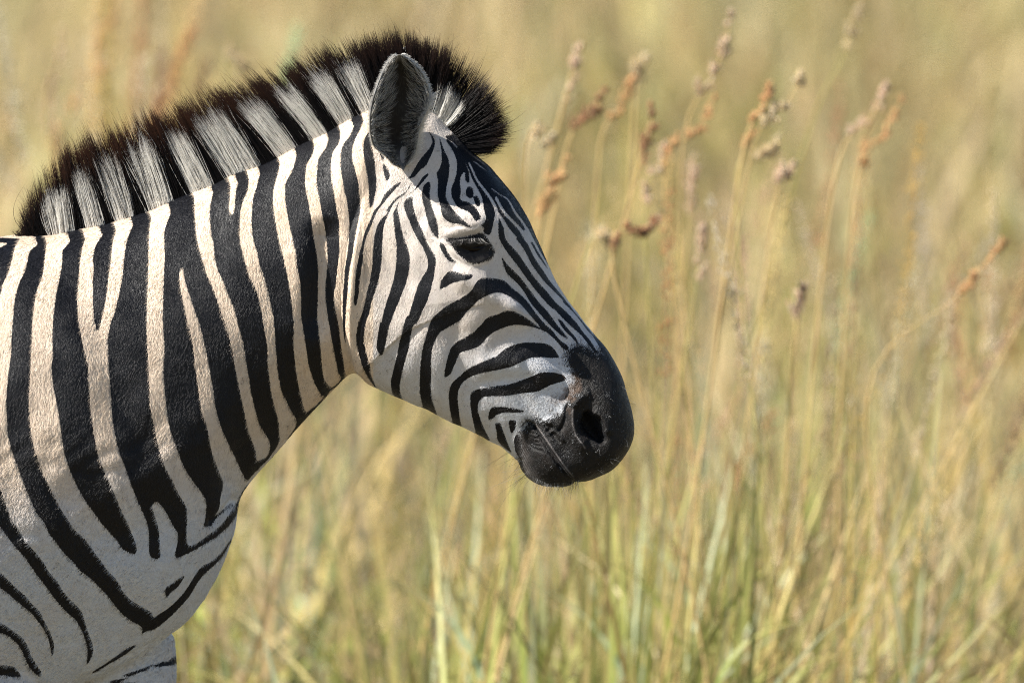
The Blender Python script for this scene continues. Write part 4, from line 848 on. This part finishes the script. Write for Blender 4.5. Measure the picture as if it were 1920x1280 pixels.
def patch_noise(x, y, k, sc):
    a = 1.7 + k * 2.31
    return np.sin(x * 1.9 / sc + a + 1.3 * np.sin(y * 0.8 / sc + a)) * np.sin(y * 1.1 / sc + 2 * a + 1.1 * np.sin(x * 1.2 / sc - a)) + 0.5 * np.sin(x * 4.3 / sc + y * 2.9 / sc + a * 3)
def patch_colours(x, y, probs, sc=1.0, strength=1.0):
    w = np.stack([patch_noise(x, y, k, sc) for k in range(4)], -1); w = np.exp(4.5 * w); w /= w.sum(-1, keepdims=True)
    pr = (w @ PATCH) ** strength * np.array(probs)[None]; pr /= pr.sum(1, keepdims=True); cs = np.cumsum(pr, 1); i = (rng.random((len(x), 1)) > cs).sum(1).clip(0, 7)
    tab = np.array([STRAW, GOLD, GREEN, SAGE, PINK, ORANGE, BROWN_G, PALE]); n = len(x)
    shade = 0.85 + 0.25 * np.tanh(patch_noise(x, y, 7, sc * 0.8))
    return tab[i] * (shade * rng.uniform(0.5, 1.3, n))[:, None] * np.column_stack([rng.uniform(.93, 1.07, n), np.ones(n), rng.uniform(.85, 1.1, n)])
def grass_band(name, n, y0, y1, h0, h1, w0, w1, probs, pw=1.0, patch=0.0, k=6, heads=0.0, thin_left=0.0, lean=0.26, droop=0.5, spk=40, spz=0.006, psc=1.0, fallen=0.14, x_of=None, tuft=0, cols=None):
    b = scatter(n, y0, y1, pw=pw, x_of=x_of); off = rng.normal(0, 1, (n, 2)); tmul = np.ones(n); tid = np.arange(n)
    if tuft:
        tid = rng.integers(0, max(2, n // tuft), n); sp_ = 0.035 * (1 + b[tid, 1].clip(0, 60) / 25); b = b[tid].copy(); b[:, :2] += off * sp_[:, None]; tmul = rng.uniform(0.6, 1.35, n)[tid]
    keep = rng.random(n) > patch * (1 - field_density(b[:, 0], b[:, 1]))
    if thin_left: keep &= ~((b[:, 0] < 0.12 * (12 + b[:, 1]) / 12) & (rng.random(n) < thin_left))
    b = b[keep]; off = off[keep]; tmul = tmul[keep]; tid = tid[keep]; n = len(b)
    L = rng.uniform(h0, h1, n) * (0.82 + 0.3 * field_density(b[:, 0] * 0.7 + 3, b[:, 1])); col = patch_colours(b[:, 0], b[:, 1], probs, psc)
    if cols is not None: col = np.array(cols)[rng.integers(0, len(cols), n)] * rng.uniform(.75, 1.25, (n, 1))
    if tuft: hue = np.array([STRAW, GOLD, GREEN, SAGE, PINK, PALE])[rng.integers(0, 6, n)][tid % n]; col = (col * 0.6 + hue * 0.4 * (cols is None) + col * 0.4 * (cols is not None)) * tmul[:, None]
    tip = col * 0.5 + STRAW * 0.5
    ld = rng.uniform(0, 2 * np.pi, n); ld = np.where(rng.random(n) < 0.55, rng.normal(0.3, 0.6, n), ld)      # the wind leans most of it one way
    if tuft: ld = np.arctan2(off[:, 1], off[:, 0]) + rng.normal(0, 0.5, n)
    lean_ = np.abs(rng.normal(0, lean, n)); lean_ = np.where(rng.random(n) < fallen, rng.uniform(0.5, 1.0, n), lean_); dr = np.abs(rng.normal(0, droop, n)) * (rng.random(n) < 0.6)
    v, f, c, p = ribbons(b, L, ld, lean_, dr, rng.uniform(w0, w1, n), col, tip, k)
    o = grass_mesh(name, v, f, c); tag(o, kind='stuff')
    if heads:
        m = (rng.random(n) < heads) & (lean_ + dr < 0.5); pp = p[m]; nn = len(pp)
        t = rng.uniform(0.78, 1.0, (nn, spk)) * (k - 1); i = np.clip(t.astype(int), 0, k - 2); fr = (t - i)[..., None]; r = np.arange(nn)[:, None]
        a, bb = pp[r, i], pp[r, i + 1]; pos = a * (1 - fr) + bb * fr; d = (bb - a); d /= np.linalg.norm(d, axis=-1, keepdims=True); d = d + rng.normal(0, 0.4, d.shape); pos = pos + rng.normal(0, 0.005, pos.shape)
        hc = pick_colours(nn, [3, 1, 0, 0.2, 3, 2.2, 0.6, 5]) * 1.15; cc = np.repeat(hc[:, None], spk, 1) * rng.uniform(.7, 1.3, (nn, spk, 1))
        v, f, c = spikelets(pos.reshape(-1, 3), d.reshape(-1, 3), rng.uniform(0.7, 1.4, nn * spk) * spz, cc.reshape(-1, 3))
        o2 = grass_mesh(name.replace('grass', 'grass_seed_heads'), v, f, c); tag(o2, kind='stuff')
P1 = [3, 2.5, 1.6, 1.0, 1.4, .3, .8, 1.3]; P2 = [3, 1.5, 2.0, .8, 1.6, .3, .5, 1.3]; P3 = [3, 1.6, 2.0, .6, 1.9, .2, .3, 1.3]
GREENS = [(0.15, 0.23, 0.035), (0.36, 0.43, 0.10), (0.42, 0.55, 0.38), (0.06, 0.11, 0.018), (0.22, 0.30, 0.05), (0.48, 0.42, 0.15)]
grass_band('grass_around_hooves', 4200, -3.0, 1.1, 0.15, 0.42, 0.003, 0.008, P1)
grass_band('grass_near', 1500, 2.0, 6.0, 0.75, 1.45, 0.003, 0.008, P1, patch=0.85, lean=0.36, droop=0.6, heads=0.3, thin_left=0.6, psc=0.35)
grass_band('grass_broad_leaves', 900, 2.3, 6.0, 0.5, 1.15, 0.010, 0.022, P1, patch=0.7, lean=0.4, droop=0.9, thin_left=0.3, psc=0.35, tuft=9, k=8)
grass_band('grass_green_clumps', 900, 2.2, 6.0, 0.45, 1.0, 0.008, 0.020, P1, droop=0.8, psc=0.35, tuft=14, cols=GREENS, k=8)
grass_band('grass_green_blades', 420, 1.8, 3.2, 0.72, 1.06, 0.008, 0.020, P1, droop=0.45, lean=0.22, k=9, psc=0.3, cols=GREENS, x_of=lambda n, half: rng.choice([0.16, 0.27, 0.04, -0.13], n, p=[.42, .25, .15, .18]) + rng.normal(0, 0.05, n))
grass_band('grass_straw_tuft', 220, 1.9, 3.6, 0.8, 1.2, 0.004, 0.010, P1, droop=0.5, lean=0.25, k=9, heads=.3, psc=0.3, x_of=lambda n, half: rng.choice([0.2, 0.34, 0.48], n) + rng.normal(0, 0.07, n))
grass_band('grass_plumes', 75, 2.0, 4.6, 1.15, 1.5, 0.003, 0.006, [3, 2, 1, .5, 1, .3, .1, 3], lean=0.3, droop=0.3, heads=1.0, spk=150, spz=0.007, k=8, psc=.4, fallen=0, x_of=lambda n, half: rng.uniform(0.08, 0.85, n))
grass_band('grass_plumes_behind', 22, 4.6, 6.5, 1.35, 1.6, 0.004, 0.008, [3, 2, 1, .5, 1, .5, .3, 3], lean=0.2, droop=0.2, heads=1.0, spk=200, spz=0.010, k=8, psc=.4, fallen=0, x_of=lambda n, half: rng.normal(-0.80, 0.12, n))
grass_band('grass_understorey', 2000, 2.2, 7.5, 0.3, 0.75, 0.008, 0.020, P1, droop=0.7, lean=0.5, patch=0.5, psc=0.4, fallen=0.35, tuft=12)
grass_band('grass_middle', 3000, 6.0, 16.0, 0.45, 1.1, 0.010, 0.026, P2, patch=0.8, heads=0.10, thin_left=0.25, spk=12, spz=0.016, lean=0.4, psc=0.7, fallen=0.3, tuft=14)
grass_band('grass_far', 13000, 14.0, 60.0, 0.4, 0.95, 0.02, 0.05, P3, pw=1.2, k=4, patch=0.5, lean=0.5, psc=1.6, fallen=0.3, tuft=16)
grass_band('grass_distant', 13000, 55.0, 260.0, 0.6, 1.1, 0.08, 0.2, [4, 2.5, 1.6, .2, 1.6, .1, .3, .8], pw=1.6, k=3, psc=6.0)

# the field goes on to both sides
def _sides(lo, hi): return lambda n, half: rng.choice([-1, 1], n) * rng.uniform(lo, hi, n)
grass_band('grass_beside', 9000, -2.5, 9.0, 0.45, 1.2, 0.006, 0.016, P1, droop=0.6, lean=0.35, patch=0.3, tuft=14, x_of=_sides(1.6, 9.0))
grass_band('grass_wide_field', 15000, 8.0, 70.0, 0.5, 1.1, 0.02, 0.06, P3, droop=0.5, lean=0.4, k=4, tuft=16, pw=1.2, x_of=_sides(2.2, 40.0))

# single seed-headed stalks that can be told apart behind the muzzle
def stalk(u, v, ub, vb, dist, kind, label, leaf=0, head_len=0.11):
    """head tip seen near (u, v), stem passing (ub, vb); dist = metres behind the zebra"""
    tip = ray_to(u, v, dist)[()]; low = ray_to(ub, vb, dist)[()]; d = low - tip; L = np.linalg.norm(d); d /= L
    foot = low + d * 0.0; foot = np.array([low[0] + np.clip((low[0] - tip[0]) * 0.8, -.35, .35), dist + 0.04, 0.0])
    foot[0] += rng.normal(0, 0.16); bend = rng.normal(0, 0.035)
    p = crs(np.array([foot, foot * 0.5 + low * 0.5 + np.array([bend, 0, 0]), low, tip + (low - tip) * 0.35 + np.array([0.004, 0, 0.004]), tip]), 6)
    root = link(bpy.data.objects.new('grass_stalk', None)); root.location = foot; loc = p - foot
    n = len(loc); a = np.linspace(0, 2 * np.pi, 5, endpoint=False); rad = np.linspace(0.0026, 0.0010, n) * rng.uniform(0.8, 1.2)
    ring = loc[:, None] + rad[:, None, None] * np.stack([np.cos(a), np.sin(a), 0 * a], -1)[None]
    ix = np.arange(n * 5).reshape(n, 5); q = np.stack([ix[:-1], np.roll(ix, -1, 1)[:-1], np.roll(ix, -1, 1)[1:], ix[1:]], -1).reshape(-1, 4)
    sc_ = {'straw': STRAW * 1.2, 'green': GREEN * .6 + STRAW * .7}.get('green' if rng.random() < .45 else 'straw')
    grass_mesh('stem', ring.reshape(-1, 3), q, np.repeat(sc_[None], n * 5, 0), root)
    hl = head_len; arc_ = np.concatenate([[0], np.cumsum(np.linalg.norm(np.diff(loc, axis=0), axis=1))]); m = 380
    nb = rng.integers(13, 20); node = np.sort(rng.random(nb)) ** 0.9; node[-1] = 1.0; bi = rng.integers(0, nb, m)
    az = rng.uniform(0, 2 * np.pi, nb); blen = rng.uniform(0.006, 0.024, nb) * (1.15 - node); blen = blen + 0.004
    dr = (loc[-1] - loc[-5]); dr /= np.linalg.norm(dr); e1 = np.cross(dr, [0, 1.0, 0.2]); e1 /= np.linalg.norm(e1); e2 = np.cross(dr, e1)
    t = arc_[-1] - hl * (1 - node[bi]); pos = np.column_stack([np.interp(t, arc_, loc[:, j]) for j in range(3)])
    bd = dr * 1.3 + (np.cos(az)[:, None] * e1 + np.sin(az)[:, None] * e2) * 0.75 + np.array([0.25, 0, -0.1]); bd /= np.linalg.norm(bd, axis=1)[:, None]
    fr_ = rng.random((m, 1)); pos = pos + bd[bi] * blen[bi][:, None] * fr_ + rng.normal(0, 0.0016, (m, 3)); dv = bd[bi] + rng.normal(0, 0.45, (m, 3))
    tones = {'orange': (ORANGE * 1.35, STRAW), 'pink': (PINK * 1.2, PALE), 'pale': (PALE, STRAW), 'brown': (BROWN_G * 1.5, ORANGE)}[kind]
    mixv = rng.random((m, 1)); cc = (tones[0] * mixv + tones[1] * (1 - mixv)) * rng.uniform(.95, 1.5, (m, 1))
    vv1, ff1, cc1 = spikelets(pos, dv, rng.uniform(0.003, 0.009, m), cc); o = grass_mesh('seed_head', vv1, ff1, cc1, root); o['kind'] = 'stuff'
    for j in range(leaf):
        b0 = np.array([np.interp(arc_[-1] * (0.4 + 0.22 * j), arc_, loc[:, i]) for i in range(3)])[None]
        vl, fl_, cl_, _ = ribbons(b0, np.array([rng.uniform(.22, .34)]), np.array([rng.choice([0.1, 3.0])]), np.array([0.35]), np.array([rng.uniform(.5, .9)]), np.array([0.010]), (GREEN if rng.random() < .6 else SAGE)[None], STRAW[None], 8)
        grass_mesh('leaf', vl, fl_, cl_, root)
    tag(root, label, 'grass', 'seed-headed grass stalks behind the zebra')
STALKS = [
 (1372, 28, 1275, 330, 2.2, 'pink', 'tall pinkish seed head reaching nearest the top edge of the picture', 1, .10),
 (1500, 145, 1402, 320, 1.9, 'pale', 'drooping pale grey seed head bent over to the right at upper right', 1, .07),
 (1440, 165, 1385, 330, 1.9, 'orange', 'bright orange seed head just below the drooping pale grey one', 0, .08),
 (1453, 262, 1380, 380, 2.0, 'pale', 'small pale seed head sticking out right beneath the bright orange one', 0, .035),
 (1660, 165, 1560, 360, 2.3, 'pink', 'pinkish seed head farthest right in the upper cluster of stalks', 1, .075),
 (1688, 190, 1600, 380, 2.4, 'orange', 'orange seed head close beside the farthest right pinkish one', 0, .09),
 (1612, 15, 1500, 300, 3.0, 'pale', 'thin leaning straw whose narrow tip touches the top edge right of centre', 0, .05),
 (1880, 455, 1625, 750, 1.9, 'orange', 'long straw leaning far right with a tan head near the right edge', 0, .07),
 (1222, 205, 1190, 340, 2.0, 'brown', 'brown seed head with a white tip between pinkish heads right of the forehead', 0, .07),
 (1208, 112, 1190, 200, 2.9, 'pale', 'pale blurred upright seed head high above the brown white-tipped one', 0, .06),
 (1335, 190, 1245, 370, 2.1, 'orange', 'straw and orange seed head leaning right under the tallest pinkish head', 1, .10),
 (1245, 275, 1210, 420, 2.1, 'pink', 'reddish narrow seed head standing directly right of the zebra forehead', 0, .10),
 (1225, 415, 1150, 510, 1.8, 'brown', 'dark orange brown drooping seed cluster right of the zebra nose bridge', 1, .07),
 (1130, 172, 1050, 330, 2.2, 'brown', 'small greenish brown seed head right of the forelock', 0, .06),
 (1085, 90, 1050, 220, 2.5, 'pink', 'narrow pink grey seed head standing tall right of the forelock', 0, .07),
 (1182, 150, 1120, 330, 2.6, 'orange', 'soft orange seed head midway between forelock and tallest head', 0, .07),
 (1060, 300, 1010, 430, 2.0, 'orange', 'bright orange seed cluster nearest the zebra forehead', 1, .08),
 (1035, 260, 985, 320, 2.2, 'pale', 'pale seed head arching just right of the forelock tips', 0, .05),
 (1155, 458, 1090, 500, 2.0, 'pale', 'pale horizontal seed head beside the dark drooping cluster', 0, .045),
 (1485, 312, 1450, 400, 2.2, 'pink', 'pinkish short seed head low in the middle of the right-hand cluster', 0, .05),
 (1315, 430, 1300, 560, 2.1, 'pink', 'faint pinkish seed head low right of the dark drooping cluster', 1, .06),
 (1505, 540, 1490, 640, 2.1, 'pink', 'small pinkish brown tuft low in the middle right grass', 1, .045),
 (1300, 300, 1290, 420, 2.6, 'pink', 'slim reddish seed head below the tallest pinkish head', 0, .07),
 (215, 15, 180, 130, 4.6, 'orange', 'blurred tan seed head at the top left corner of the picture', 0, .11),
 (110, 60, 90, 260, 4.9, 'pink', 'blurred brownish plume farthest left above the mane', 0, .14),
 (150, 150, 100, 330, 4.7, 'orange', 'blurred orange plume leaning right above the start of the mane', 1, .12),
 (465, 128, 430, 175, 3.6, 'pale', 'single pale blurred seed head peeping over the middle of the mane', 0, .04),
]
for a in STALKS: stalk(*a[:7], leaf=a[7], head_len=a[8] * 1.45)
